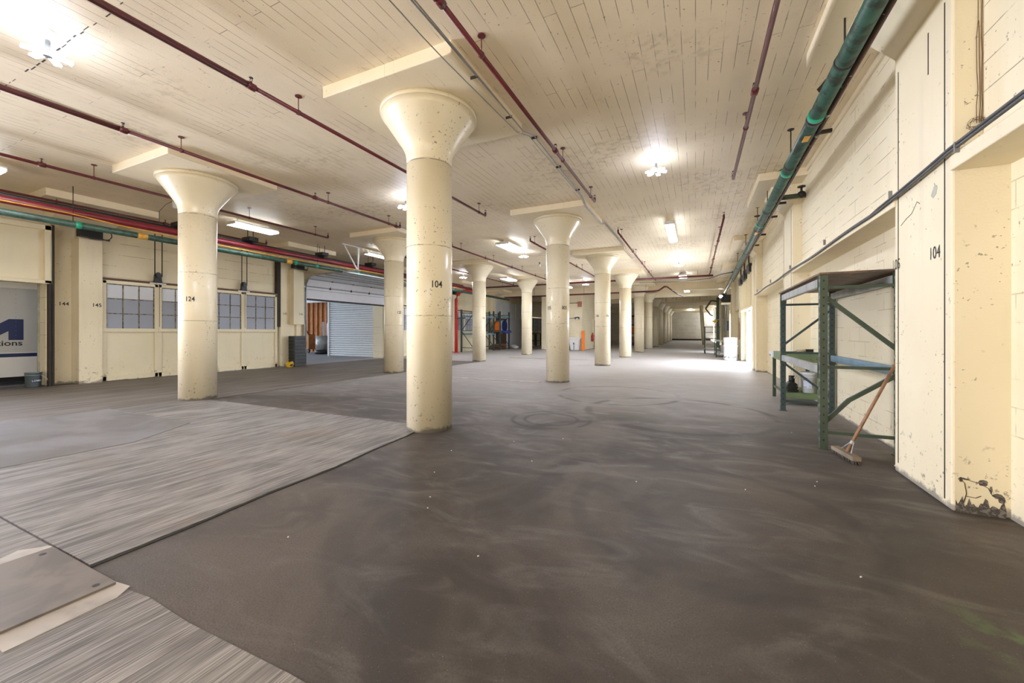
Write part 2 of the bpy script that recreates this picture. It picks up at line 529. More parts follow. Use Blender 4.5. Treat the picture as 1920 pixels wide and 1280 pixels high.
def copy_tree(o, parent=None):
    c = o.copy()
    COL.objects.link(c)
    if parent is not None:
        c.parent = parent
    for ch in list(o.children):
        copy_tree(ch, c)
    return c


def dup(o, loc, label, rz=None):
    c = copy_tree(o)
    c.location = loc
    if rz is not None:
        c.rotation_euler = (0, 0, rz)
    c['label'] = label
    return c


def text_verts(s, size, align='CENTER', bold=0.0, xs=1.0):
    cu = bpy.data.curves.new('lettering', 'FONT')
    cu.body = s
    cu.size = size
    cu.align_x = align
    cu.align_y = 'CENTER'
    cu.offset = bold
    cu.resolution_u = 3
    to = bpy.data.objects.new('lettering', cu)
    COL.objects.link(to)
    dg = bpy.context.evaluated_depsgraph_get()
    me = to.evaluated_get(dg).to_mesh()
    vs = [(v.co.x * xs, v.co.y) for v in me.vertices]
    fs = [tuple(p.vertices) for p in me.polygons]
    to.to_mesh_clear()
    bpy.data.objects.remove(to)
    bpy.data.curves.remove(cu)
    return vs, fs


def text_flat(mb, s, size, org, right, up, mi=0, align='CENTER', bold=0.0, xs=1.0):
    vs, fs = text_verts(s, size, align, bold, xs)
    o, r, u = Vector(org), Vector(right), Vector(up)
    mb.add([o + r * a + u * b for a, b in vs], fs, mi)


def text_round(mb, s, size, c, r, ang, z, mi=0, bold=0.0, xs=0.85):
    vs, fs = text_verts(s, size, 'CENTER', bold, xs)
    mb.add([(c[0] + r * math.cos(ang + a / r), c[1] + r * math.sin(ang + a / r), z + b) for a, b in vs], fs, mi)


BAY = 5.93
GX = (-3.53, -9.46)
GY = [4.73 + BAY * k for k in range(12)]
CEIL, PANEL = 4.70, 4.55
XR, XL = 1.82, -15.05       # faces of the piers along the two side walls

# ------------------------------------------------------------------ floor
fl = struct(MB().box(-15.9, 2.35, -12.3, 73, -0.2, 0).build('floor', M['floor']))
ws = MB()
edge = [(-3.28, 1.075), (-3.30, 1.6), (-3.36, 2.2), (-3.38, 2.9), (-3.47, 3.6), (-3.52, 4.2), (-3.62, 4.78)]
ws.prism([(-9.5, 1.075)] + edge + [(-9.0, 4.73), (-9.5, 4.40)], 'z', 0.0, 0.010)
ws.build('strip_flooring', M['strip'], fl)
wn = MB()
wn.prism([(-14.95, -6), (-0.6, -6), (-0.7, 1.06), (-1.5, 1.075), (-2.2, 1.06), (-2.6, 1.075), (-2.75, 1.06), (-3.4, 1.06), (-14.95, 1.06)],
         'z', 0.0, 0.010)
wn.build('strip_flooring', M['strip'], fl)
ed = MB()
ed.prism([(-3.25, 1.07), (-3.27, 1.6), (-3.335, 2.2), (-3.35, 2.9), (-3.45, 3.6), (-3.50, 4.2), (-3.53, 4.4), (-3.60, 4.4)] + edge[::-1][1:], 'z', 0.0, 0.006)
ed.build('seam', M['dirtedge'], fl)
MB().prism([(-14.95, 1.075), (-9.5, 1.075), (-9.5, 4.4), (-9.15, 4.75), (-9.15, 16.2), (-14.95, 16.2)], 'z', 0.0, 0.008).build('brown_plank_flooring', M['brownstrip'], fl)
MB().prism([(-6.42, 1.3), (-6.42, 2.5), (-7.0, 3.4), (-9.6, 3.4), (-9.6, 1.3)], 'z', 0.010, 0.014).build('diamond_plate', M['plate'], fl)
MB().box(-7.2, -3.9, 10.15, 10.33, 0.0, 0.012).build('floor_joint_strip', M['ply'], fl)
MB().box(-9.2, -3.6, 19.3, 19.6, 0.0, 0.008).build('floor_joint_strip', M['ply'], fl)

pl = MB()
pl.box(-3.73, -2.89, 0.35, 1.05, 0.014, 0.026)
for hx, hy in ((-3.66, 0.99), (-2.95, 0.99)):
    pl.cyl((hx, hy, 0.0262), (hx, hy, 0.0272), 0.016, 10, 1)
tag(pl.build('steel_floor_plate', [M['steelplate'], M['black']]),
    'loose brown steel plate with two bolt holes lying on the grey strip flooring', 'plate')
tag(MB().prism([(-3.86, 0.62), (-2.72, 0.62), (-2.74, 1.0), (-2.80, 1.075), (-2.93, 1.06), (-3.80, 1.06), (-3.90, 0.95), (-3.82, 0.8)], 'z', 0.0101, 0.0135).build('plywood_sheet', M['ply']),
    'thin pale plywood sheet on the strip flooring under the steel plate', 'board')

# ------------------------------------------------------------------ ceiling, drop panels, end beams
ce = struct(MB().box(-15.9, 2.6, -12.3, 73, CEIL, 4.95).build('ceiling', M['ceiling']))
for gx in GX:
    for k, gy in enumerate(GY[:5]):
        if gx < -5 and k > 3:
            continue
        MB().box(gx - 1.03, gx + 1.03, gy - 0.98, gy + 1.03, PANEL, CEIL + 0.02).build('drop_panel', M['panel'], ce, bevel=0.012)
for k, gy in enumerate(GY[:5]):
    MB().box(1.20, 2.1, gy - 1.0, gy + 1.03, PANEL, CEIL + 0.02).build('drop_panel', M['panel'], ce, bevel=0.012)
    MB().box(-15.1, -13.45, gy - 1.05, gy + 1.05, PANEL - 0.02, CEIL + 0.02).build('drop_panel', M['panel'], ce, bevel=0.012)
for k, by in enumerate((29.0, 34.4, 40.3, 46.2, 52.2, 58.1, 64.0)):
    MB().box(-15.0, 2.0, by, by + 0.5, 4.22, CEIL + 0.02).build('beam', M['panel'], ce, bevel=0.02)
crk = MB()
for i in range(26):
    x0 = -4.9 - i * 0.15
    if random.random() < 0.8:
        y0 = 1.94 + random.uniform(-0.012, 0.012)
        crk.box(x0 - random.uniform(0.05, 0.14), x0, y0, y0 + random.uniform(0.006, 0.018), 4.6985, 4.701)
crk.build('crack', M['dark'], ce)
for (x0, x1, y0, y1) in ((1.50, 1.78, 6.25, 6.75), (1.50, 1.72, 9.55, 9.95), (1.5, 1.7, 13.0, 13.3)):
    st = MB()
    n = 14
    pts = []
    for i in range(n):
        a = 2 * PI * i / n
        rr = random.uniform(0.75, 1.15)
        pts.append(((x0 + x1) / 2 + (x1 - x0) / 2 * rr * math.cos(a), (y0 + y1) / 2 + (y1 - y0) / 2 * rr * math.sin(a)))
    st.prism(pts, 'z', 4.697, 4.701)
    st.build('dark_hole', M['dark'], ce)

# ------------------------------------------------------------------ columns
R0, R1 = 0.325, 0.69
def column_proto():
    root = thing('concrete_column', '', 'column', (0, 0, 0), 'round concrete columns', 'thing')
    MB().lathe([(R0, 0), (R0, 3.81)], n=48).build('shaft', M['column'], root)
    for z in (1.6275, 2.6085, 3.80):
        MB().lathe([(R0 + 0.0012, z - 0.0045), (R0 + 0.0012, z + 0.0045)], n=48, cap0=False, cap1=False).build('form_joint', M['joint'], root)
    prof = [(R0, 3.81), (R0 + 0.001, 3.84), (R0 + 0.004, 3.90), (R0 + 0.014, 3.96), (R0 + 0.032, 4.01), (R0 + 0.062, 4.07)]
    zz, rr = 4.07, R0 + 0.062
    for i in range(1, 7):
        prof.append((rr + (R1 - 0.012 - rr) * i / 6, zz + (4.492 - zz) * i / 6))
    cap_ = MB().lathe(prof, n=48).build('capital', M['column'], root)
    MB().lathe([(R1 - 0.012, 4.492), (R1, 4.497), (R1, 4.549)], n=48).build('rim', M['column'], cap_)
    return root


col0 = column_proto()
ordn = ['first', 'second', 'third', 'fourth', 'fifth', 'sixth', 'seventh', 'eighth', 'ninth', 'tenth', 'eleventh', 'twelfth']
marks = {(0, 0): [('104', -36)], (0, 1): [('805', -36), ('105', -120)], (0, 2): [('106', -40), ('106', -120)], (0, 3): [('107', -40)],
         (1, 0): [('124', -50)], (1, 1): [('125', -16)], (1, 2): [('126', -20)]}
labels = {(0, 0): 'nearest and largest cream concrete column, stencilled 104',
          (0, 1): 'cream concrete column stencilled 805, right behind the one marked 104',
          (1, 0): 'cream concrete column stencilled 124 in front of the windowed left wall',
          (1, 1): 'cream concrete column stencilled 125 beside the raised overhead door'}
spots = [(r, k) for r in (0, 1) for k in range(11) if not (r == 1 and k > 3 and k not in (5, 6, 7))]
cols = [col0] + [copy_tree(col0) for _ in spots[1:]]
for (r, k), c in zip(spots, cols):
        gx, gy = GX[r], GY[k]
        c.location = (gx, gy, 0)
        row = 'central row from the front' if r == 0 else 'left row from the front'
        c['label'] = labels.get((r, k), '%s round cream concrete column in the %s' % (ordn[k], row))
        for s, ang in marks.get((r, k), []):
            mb = MB()
            text_round(mb, s, 0.135, (gx, gy), R0 + 0.003, math.radians(ang), 2.06, 0, 0.002)
            mb.build('stencilled_number', M['stencil'], c)

# ------------------------------------------------------------------ right wall
PY = [4.73 - BAY, 4.73] + GY[1:]
wr = MB()
X0, X1 = 2.14, 2.34
D0, D1, DZ = 17.12, 21.75, 2.36            # the bright dock door
E0, E1, EZ = 28.6, 31.6, 2.9               # the next one down the wall
wr.box(X0, X1, -12.3, D0, 0, 2.70)
wr.box(X0, X1, D0, D1, DZ, 2.70)
wr.box(X0, X1, D1, E0, 0, 2.70)
wr.box(X0, X1, E0, E1, EZ - 0.2, 2.70)
wr.box(X0, X1, E1, 73, 0, 2.70)
wallR = struct(wr.build('wall_right', M['block']))
sp = MB()
for a, b in zip(PY[:-1], PY[1:]):
    sp.box(1.99, 2.4, a + 0.49, b - 0.49, 2.66, CEIL + 0.02)
sp.build('spandrel', M['spandrel'], wallR)
for i, (a, b) in enumerate(zip(PY[:4], PY[1:5])):
    if i == 3:
        continue
    MB().prism([(1.80, 2.655), (2.2, 2.655), (2.2, 2.90), (1.98, 2.90), (1.80, 2.765)], 'y', a + 0.49, b - 0.49).build('ledge', M['spandrel'], wallR, bevel=0.008)
    MB().box(1.955, 2.0, a + 0.49, b - 0.49, 4.62, CEIL + 0.02).build('ceiling_strip', M['panel'], wallR, bevel=0.01)
for k, y in enumerate(PY[:9]):
    p = MB()
    p.prism([(XR, 0), (XR, 4.14), (1.44, 4.53), (1.44, 4.56), (2.4, 4.56), (2.4, 0)], 'y', y - 0.48, y + 0.53)
    ob = p.build('pilaster', M['pilaster'], wallR, bevel=0.02)
    for yy, z0, z1 in ((y - 0.385, 0.06, 4.05), (y + 0.44, 0.1, 3.98)):
        MB().box(XR - 0.0025, XR + 0.01, yy, yy + 0.013, z0, z1).build('joint', M['dark'], wallR)
MB().box(XR - 0.0025, XR + 0.01, 4.60, 4.612, 3.62, 3.98).build('joint', M['dark'], wallR)
# broken plaster at the foot of the nearest pilaster
def ragged(x0, x1, z0, z1, n, jx):
    return [(x0 + (x1 - x0) * i / n, z0 + (z1 - z0) * random.random()) for i in range(n + 1)]
top_ = ragged(2.115, 1.84, 0.05, 0.13, 22, 0)
MB().prism([(1.84, 0.0), (2.115, 0.0)] + top_, 'y', 4.2485, 4.252).build('broken_plaster', M['chip'], wallR)
for cx_, cz_, rx, rz in ((1.99, 0.245, 0.035, 0.022), (2.07, 0.155, 0.03, 0.02), (2.095, 0.13, 0.02, 0.03), (1.868, 0.255, 0.015, 0.018), (2.035, 0.20, 0.008, 0.03), (1.90, 0.26, 0.02, 0.008)):
    pts = []
    for i in range(12):
        a = 2 * PI * i / 12
        rr = random.uniform(0.65, 1.15)
        pts.append((cx_ + rx * rr * math.cos(a), cz_ + rz * rr * math.sin(a)))
    MB().prism(pts, 'y', 4.2485, 4.252).build('broken_plaster', M['chip'], wallR)
cr = MB()
def crackline(mb, pts, plane, at, wdt=0.004):
    for (a, b), (c, d) in zip(pts[:-1], pts[1:]):
        P = (lambda u, v: (u, at, v)) if plane == 'y' else (lambda u, v: (at, u, v))
        mb.bar(P(a, b), P(c, d), wdt, 0.003, 0, (0, 1, 0) if plane == 'y' else (1, 0, 0))
crackline(cr, [(1.86, 0.26), (1.89, 0.23), (1.90, 0.15), (1.885, 0.08)], 'y', 4.249)
crackline(cr, [(1.88, 0.27), (1.93, 0.25), (1.97, 0.24), (2.02, 0.21), (2.04, 0.16), (2.09, 0.15)], 'y', 4.249)
crackline(cr, [(1.90, 0.13), (1.95, 0.125), (1.98, 0.145)], 'y', 4.249)
crackline(cr, [(5.12, 2.44), (5.0, 2.48), (4.9, 2.50), (4.8, 2.58), (4.75, 2.55)], 'x', XR - 0.001)
cr.build('crack', M['dark'], wallR)
MB().prism([(4.56, 2.56), (4.50, 2.64), (4.46, 2.60), (4.48, 2.55), (4.53, 2.53)], 'x', XR - 0.002, XR).build('bare_patch', M['greycol'], wallR)
nm = MB()
text_flat(nm, '104', 0.15, (XR - 0.003, 4.50, 2.06), (0, -1, 0), (0, 0, 1), 0, 'CENTER', 0.0, 0.8)
text_flat(nm, '105', 0.15, (XR - 0.003, 5.22, 2.07), (0, -1, 0), (0, 0, 1), 0, 'CENTER', 0.0, 0.8)
nm.build('stencilled_number', M['stencil'], wallR)
# wire nest where the near bay meets the pilaster
nest = MB()
for i in range(7):
    a0 = random.uniform(0, 6)
    pts = [(1.95 + 0.055 * math.cos(a0 + j * 0.7) * random.uniform(.5, 1.2), 4.235 - 0.02 * random.random(), 2.99 + 0.05 * math.sin(a0 + j * 0.7) * random.uniform(.4, 1.2)) for j in range(7)]
    nest.tube(pts, 0.0016, 5)
for q in range(3):
    nest.tube([(1.982 - 0.012 * q + random.uniform(-.006, .006), 4.244, 3.0 + 0.13 * k) for k in range(9 - 2 * (q == 1))], 0.0022, 5)
nest.build('loose_wire', M['rust'], wallR)

# cable clipped along the ledge
cb = thing('cable_run', 'twin grey cables clipped along the ledge of the right block wall', 'cable', (1.78, 4.7, 2.77))
for dz in (0.0, 0.028):
    pts = []
    for i in range(60):
        y = 0.8 + i * 0.262
        z = 2.80 - 0.10 * max(0, min(1, (y - 4.2) / 1.5)) - 0.012 * math.sin(y * 1.7) + dz * (1 if y < 5.6 else 0.5)
        pts.append((1.785, y, z))
    MB().tube(pts, 0.012, 8).build('cable', M['cable'], cb)
for y in (2.4, 4.1, 5.25, 7.6, 10.2, 12.8, 15.6):
    MB().box(1.770, 1.80, y, y + 0.012, 2.75, 2.83).build('clip', M['conduit'], cb)

# dock door bay: ribbed header, timber posts, door leaf
dk = struct(MB().box(1.86, 2.0, D0, D1 + 0.5, DZ, 3.95).build('door_3', M['cream']))
for i in range(11):
    y = D0 + 0.2 + i * 0.48
    MB().box(1.80, 1.87, y, y + 0.09, DZ + 0.06, 3.9).build('batten', M['cream'], dk)
MB().box(1.78, 1.88, D0, D1 + 0.5, DZ - 0.02, DZ + 0.06).build('bottom_rail', M['cream'], dk)
for y in (D0 - 0.50, D0 - 0.22):
    MB().box(1.79, 1.95, y, y + 0.24, 0, 4.0).build('post', M['pilaster'], dk, bevel=0.01)
for y in (D1 + 0.02, D1 + 0.3):
    MB().box(1.82, 2.0, y, y + 0.24, 0, 4.0).build('post', M['pilaster'], dk, bevel=0.01)
for y in (D1 - 0.45, D1 - 0.14):
    MB().box(2.0, 2.1, y, y + 0.13, 0, DZ).build('door_edge', M['galv'], dk)
dx = struct(MB().box(1.9, 2.1, E0 - 0.25, E0, 0, 4.0).build('door_4', M['cream']))
MB().box(1.9, 2.1, E1, E1 + 0.25, 0, 4.0).build('post', M['cream'], dx)
MB().box(1.9, 2.1, E0, E1, EZ, 3.3).build('header', M['cream'], dx)

# ------------------------------------------------------------------ left wall
wl = MB()
XO = -15.9
H0, H1 = 11.46, 16.27
wl.box(XO, -15.25, -12.3, -1.2, 0, CEIL)
wl.box(XO, -15.25, -1.2, 4.24, 2.67, CEIL)
wl.box(XO, -15.5, 4.24, 5.16, 0, CEIL)
wl.box(XO, -15.2, 5.16, 10.39, 2.90, CEIL)
wl.box(XO, -15.2, 10.39, H0, 0, CEIL)
wl.box(XO, -15.2, H0, H1, 3.45, CEIL)
wl.box(XO, -15.2, H1, 17.05, 0, CEIL)
wl.box(XO, -15.2, 17.05, 22.2, 2.9, CEIL)
wl.box(XO, -15.2, 22.2, 23.0, 0, CEIL)
wl.box(XO, -15.2, 23.0, 28.1, 2.9, CEIL)
wl.box(XO, -15.2, 28.1, 35.2, 0, CEIL)
wl.box(XO, -15.2, 35.2, 40.5, 2.9, CEIL)
wl.box(XO, -15.2, 40.5, 73, 0, CEIL)
wallL = struct(wl.build('wall_left', M['lconc']))
# near pier in two steps, marked 144 and 145
MB().box(-15.6, -15.40, 4.26, 4.76, 0, 4.3).build('pilaster', M['pilaster'], wallL, bevel=0.012)
MB().box(-15.6, -14.93, 4.68, 5.15, 0, 3.92).build('pilaster', M['pilaster'], wallL, bevel=0.012)
MB().box(-15.6, -15.2, 4.26, 5.15, 4.30, 4.69).build('pilaster_capital', M['pilaster'], wallL)
MB().box(-15.12, -15.0, 4.225, 4.262, 0, 4.15).build('door_gap', M['dark'], wallL)
nm = MB()
text_flat(nm, '144', 0.135, (-15.397, 4.54, 2.15), (0, 1, 0), (0, 0, 1), 0, 'CENTER', 0.002)
text_flat(nm, '145', 0.135, (-14.927, 5.03, 2.13), (0, 1, 0), (0, 0, 1), 0, 'CENTER', 0.002)
text_flat(nm, '145', 0.135, (-15.047, 10.60, 2.13), (0, 1, 0), (0, 0, 1), 0, 'CENTER', 0.0)
text_flat(nm, '146', 0.135, (-14.797, 11.12, 2.13), (0, 1, 0), (0, 0, 1), 0, 'CENTER', 0.0)
nm.build('stencilled_number', M['stencil'], wallL)
# second pier: gap, face and boxed chase
MB().box(-15.3, -15.05, 10.42, 11.35, 0, 4.3).build('pilaster', M['pilaster'], wallL, bevel=0.012)
MB().box(-15.2, -15.03, 10.27, 10.40, 1.6, 4.3).build('door_gap', M['dark'], wallL)
MB().box(-15.1, -14.80, 10.80, 11.27, 1.70, 3.96).build('boxed_chase', M['cream'], wallL, bevel=0.01)
MB().box(-15.1, -14.98, 11.05, 11.25, 0, 1.7).build('channel', M['pilaster'], wallL)
MB().box(-15.3, -15.05, 16.30, 17.05, 0, 4.3).build('pilaster', M['pilaster'], wallL, bevel=0.012)
MB().box(-15.3, -15.0, 22.1, 23.0, 0, 4.3).build('pilaster', M['pilaster'], wallL, bevel=0.012)
MB().box(-15.3, -14.9, 28.0, 28.9, 0, 4.3).build('pilaster', M['pilaster'], wallL, bevel=0.012)
for k, gy in enumerate(GY[:5]):
    MB().prism([(-15.19, 4.27), (-15.19, 4.55), (-14.1, 4.55), (-14.1, 4.48), (-14.75, 4.27)], 'y', gy - 0.6, gy + 0.6).build('pier_capital', M['panel'], wallL)


def window_leaf(n, y0, y1, z0=0.02, z1=2.86):
    """timber leaf: recessed panel below, three by three panes above"""
    xf = -15.05
    lf = MB()
    zs, zt, zm = 1.50, z1, 1.40
    fw = 0.085
    lf.box(xf - 0.08, xf, y0, y0 + fw, z0, z1)
    lf.box(xf - 0.08, xf, y1 - fw, y1, z0, z1)
    lf.box(xf - 0.08, xf, y0, y1, z1 - fw, z1)
    lf.box(xf - 0.08, xf + 0.012, y0, y1, zm, zs)
    lf.box(xf - 0.08, xf, y0, y1, z0, z0 + 0.13)
    o = struct(lf.build('window_%d' % n, M['cream'], bevel=0.006))
    MB().box(xf - 0.075, xf - 0.05, y0 + fw, y1 - fw, z0 + 0.13, zm).build('lower_panel', M['cream'], o)
    mu = MB()
    for i in (1, 2):
        yy = y0 + fw + (y1 - y0 - 2 * fw) * i / 3
        mu.box(xf - 0.06, xf - 0.03, yy - 0.012, yy + 0.012, zs, z1 - fw)
        zz = zs + (z1 - fw - zs) * i / 3
        mu.box(xf - 0.06, xf - 0.032, y0 + fw, y1 - fw, zz - 0.013, zz + 0.013)
    for yy in (y0 + fw, y1 - fw - 0.02):
        mu.box(xf - 0.06, xf - 0.03, yy, yy + 0.02, zs, z1 - fw)
    mu.box(xf - 0.06, xf - 0.03, y0 + fw, y1 - fw, z1 - fw - 0.025, z1 - fw)
    mu.build('glazing_bars', M['rustbar'], o)
    zc = zs + (z1 - fw - zs) * 2 / 3
    MB().box(xf - 0.050, xf - 0.044, y0 + fw, y1 - fw, zs, zc).build('pane', M['glass'], o)
    MB().box(xf - 0.050, xf - 0.044, y0 + fw, y1 - fw, zc, z1 - fw).build('pane', M['glass_skylit'] if n in (1, 2, 5, 6, 9, 10) else M['glass'], o)
    return o


M['rustbar'] = rusty('rusty_glazing_bar', (0.30, 0.27, 0.18), (0.08, 0.06, 0.04), 0.46, 0.56, 0.7, 12)
wn_ = 0
for (a, b) in ((5.18, 10.28), (17.08, 22.1), (23.05, 28.0)):
    for i in range(4):
        wn_ += 1
        window_leaf(wn_, a + (b - a) * i / 4 + 0.005, a + (b - a) * (i + 1) / 4 - 0.005)
    MB().box(-15.2, -15.04, a, b, 2.87, 2.93).build('window_head_track', M['rust'], wallL)
for i in range(4):
    wn_ += 1
    window_leaf(wn_, 35.25 + i * 1.31, 35.25 + i * 1.31 + 1.3)

# door at the far left: panelled leaf raised above the opening
d1 = struct(MB().box(-15.16, -15.13, -1.2, 4.22, 2.66, 4.12).build('door_1', M['cream']))
fr = MB()
fr.box(-15.13, -15.03, -1.2, 4.22, 4.00, 4.12).box(-15.13, -15.03, -1.2, 4.22, 2.64, 2.72).box(-15.13, -15.03, 4.10, 4.22, 2.64, 4.12)
fr.box(-15.13, -15.03, 1.4, 1.5, 2.64, 4.12)
fr.build('frame', M['cream'], d1, bevel=0.008)
MB().box(-15.14, -15.02, 4.165, 4.235, 0, 2.64).build('door_jamb', M['dark'], d1)

# overhead sectional door, raised on its tracks
oh = struct(MB().box(-15.02, -14.98, H0 + 0.04, H1 - 0.02, 2.82, 3.36).build('door_2', M['doorwhite']))
secs = [((-15.0, 3.37), (-14.86, 3.66)), ((-14.85, 3.68), (-14.45, 3.80)), ((-14.43, 3.80), (-13.85, 3.80)), ((-13.83, 3.80), (-13.25, 3.80)), ((-13.23, 3.80), (-12.65, 3.80))]
for (a, b), (c, d) in secs:
    MB().bar((a, (H0 + H1) / 2, b), (c, (H0 + H1) / 2, d), H1 - H0 - 0.06, 0.045, 0).build('section', M['doorwhite'], oh)
    MB().bar((a, H0 + 0.05, b - 0.03), (a, H1 - 0.05, b - 0.03), 0.05, 0.05).build('strut', M['grey'], oh)
MB().box(-15.03, -14.96, H0 + 0.04, H1 - 0.02, 2.75, 2.825).build('bottom_seal', M['seal'], oh)
MB().box(-14.98, -14.95, H0 + 0.04, H1 - 0.02, 3.20, 3.215).build('section_joint', M['grey'], oh)
for z, x in ((3.34, -14.97), (3.67, -14.85)):
    for yy in (12.7, 13.9, 15.05):
        MB().prism([(yy - 0.05, z - 0.05), (yy + 0.05, z - 0.05), (yy + 0.01, z + 0.07)], 'x', x, x + 0.03).build('hinge', M['black'], oh)
for yy in (H0 - 0.02, H1 + 0.02):
    tr = [(-14.92, yy, 0), (-14.92, yy, 3.2), (-14.88, yy, 3.45), (-14.75, yy, 3.66), (-14.55, yy, 3.75), (-14.3, yy, 3.78), (-11.9, yy, 3.80)]
    MB().tube(tr, 0.035, 8).build('track', M['galv'], oh)
MB().box(-15.03, -14.93, H0 - 0.09, H0 - 0.01, 0, 3.3).build('track_angle', M['galv'], oh)
sr = MB()
sr.bar((-11.95, 10.75, 4.69), (-11.95, 11.42, 3.80), 0.03, 0.05).bar((-11.95, 11.5, 4.69), (-11.95, 11.42, 3.80), 0.03, 0.05)
sr.box(-12.0, -11.9, 10.65, 11.6, 4.66, 4.70).bar((-11.95, 11.44, 4.69), (-11.95, 11.44, 3.78), 0.04, 0.04)
sr.build('track_strut', M['whitemetal'], oh)

# dark rear wall behind the photographer, end wall, enclosure
struct(MB().box(-15.9, 2.6, -12.5, -12.3, 0, CEIL).build('wall_rear', M['blockx']))
struct(MB().box(-15.9, 2.6, 71.0, 71.3, 0, CEIL).build('wall_end', M['endwall']))
MB().box(-15.9, 2.2, 70.9, 71.0, 0, 0.25).build('baseboard_end', M['dark'])['kind'] = 'structure'
en = struct(MB().box(-11.0, -7.8, 29.4, 29.6, 0, CEIL).build('wall_enclosure', M['blockx']))
MB().box(-8.0, -7.8, 29.6, 40, 0, CEIL).build('side_wall', M['block'], en)
MB().box(-11.0, -10.6, 29.2, 29.4, 0, 4.3).build('corner_pier', M['pilaster'], en)
struct(MB().box(-15.2, -4.5, 62, 62.3, 0, CEIL).build('wall_cross', M['endwall']))
dn = struct(MB().box(-7.8, -7.74, 32.9, 34.6, 0, 2.42).build('door_5', M['black']))
MB().box(-7.74, -7.70, 33.7, 33.85, 0.02, 2.38).build('door_stile', M['cream'], dn)
MB().box(-7.80, -7.70, 32.8, 32.9, 0, 2.48).build('door_jamb', M['cream'], dn)

# ------------------------------------------------------------------ dock outside the left wall
gr = struct(MB().box(-40, -15.9, -8, 34, -0.25, -0.02).build('ground_dock', M['dockconc']))
struct(MB().box(2.35, 14, 8, 45, -0.25, -0.02).build('ground_yard', M['white']))
struct(MB().box(-33, -15.9, -9, 31, 4.95, 5.1).build('unseen_dock_roof', M['dockconc']))  # unseen roof added to hold back sky light over the dock
rd = MB()
for i in range(26):
    z = 0.02 + i * 0.125
    rd.prism([(16.40, z), (16.33, z + 0.022), (16.345, z + 0.085), (16.40, z + 0.118), (16.42, z + 0.125), (16.42, z)], 'x', -19.3, -15.95)
rdo = struct(rd.build('door_6', M['whitemetal']))
MB().box(-19.40, -19.28, 16.28, 16.42, 0, 3.3).build('door_guide', M['whitemetal'], rdo)
MB().box(-26, -15.9, 16.36, 16.5, 3.15, 4.2).build('header', M['whitemetal'], rdo)
sw = struct(MB().box(-28, -19.2, 19.6, 19.7, 0, 4.2).build('wall_shed', M['osb']))
for i in range(18):
    x = -27.6 + i * 0.47
    MB().box(x, x + 0.07, 19.48, 19.6, 0, 4.2).build('stud', M['stud'], sw)
MB().box(-15.9, -15.86, 4.2, 5.2, 0, 2.7).build('pilaster', M['greycol'], wallL)

# trailer backed up to the far left door
tx = -16.25
tr = thing('trailer', 'grey trailer side with a navy letter M seen through the far left doorway', 'trailer', (tx, 0, 0))
bx = MB().box(tx - 2.4, tx, -6, 7.5, 0.86, 2.95)
for yy in (3.92, 2.65):
    for i in range(16):
        bx.cyl((tx - 0.002, yy, 0.95 + i * 0.12), (tx + 0.006, yy, 0.95 + i * 0.12), 0.008, 6, 1)
bx.build('box_body', [M['trailer'], M['grey']], tr)
MB().box(tx - 2.38, tx + 0.005, -6, 7.5, 0.22, 0.86).build('skirt', M['trailerlow'], tr)
MB().box(tx, tx + 0.012, -6, 7.5, 2.55, 2.72).build('top_rail', M['white'], tr)
MB().box(tx, tx + 0.008, -6, 7.5, 0.74, 0.835).build('navy_stripe', M['navy'], tr)
MB().box(tx - 2.2, tx - 0.3, -6, 7.5, 0.06, 0.24).build('underframe', M['black'], tr)
lg = MB()
def my(y): return y * (tx / -15.9)
lg.prism([(my(3.965), 1.185), (my(3.965), 1.735), (my(3.72), 1.735), (my(3.48), 1.54), (my(3.24), 1.735), (my(3.0), 1.735), (my(3.0), 1.185), (my(3.25), 1.185),
          (my(3.25), 1.42), (my(3.48), 1.24), (my(3.715), 1.42), (my(3.715), 1.185)], 'x', tx + 0.002, tx + 0.006)
text_flat(lg, 'utions', 0.20, (tx + 0.007, my(3.95), 1.10), (0, 1, 0), (0, 0, 1), 1, 'RIGHT', 0.003, 1.1)
lg.build('logo', [M['navy'], M['stencil']], tr)


# ------------------------------------------------------------------ pipes
def branch_pipe(x, y0, y1, label, hy, sy, r=0.028, z=4.47, big=None, up0=False, up1=True, group='maroon sprinkler branch pipes'):
    root = thing('sprinkler_pipe', label, 'pipe', (x, y0, z), group)
    pb = MB()
    if big:
        pb.cyl((x, y0, z), (x, big, z), r * 1.35, 14)
        pb.cyl((x, big, z), (x, y1, z), r, 14)
    else:
        pb.cyl((x, y0, z), (x, y1, z), r, 14)
    for y in list(sy):
        pb.cyl((x, y - 0.05, z), (x, y + 0.05, z), r * 1.55, 12)
    pb.build('pipe', M['maroon'], root)
    for y in hy:
        h = MB()
        h.cyl((x, y, z + r), (x, y, CEIL), 0.006, 6)
        h.cyl((x, y, CEIL - 0.012), (x, y, CEIL), 0.045, 10)
        h.cyl((x, y - 0.015, z), (x, y + 0.015, z), r * 1.3, 12)
        h.build('hanger', M['maroon'], root)
    for y in sy:
        head(root, x, y, z + r)
    if up1:
        MB().cyl((x, y1, z), (x, y1, z + 0.08), r, 10).build('end_elbow', M['maroon'], root)
        head(root, x, y1, z + 0.07)
    if up0:
        MB().cyl((x, y0, z), (x, y0, z + 0.08), r, 10).build('end_elbow', M['maroon'], root)
        head(root, x, y0, z + 0.07)
    return root


def head(root, x, y, z):
    h = MB()
    h.cyl((x, y, z), (x, y, z + 0.03), 0.014, 8)
    h.tube([(x - 0.02, y, z + 0.03), (x - 0.024, y, z + 0.055), (x, y, z + 0.075), (x + 0.024, y, z + 0.055), (x + 0.02, y, z + 0.03)], 0.005, 6)
    h.cyl((x, y, z + 0.075), (x, y, z + 0.08), 0.024, 10)
    h.build('sprinkler_head', M['black'], root)


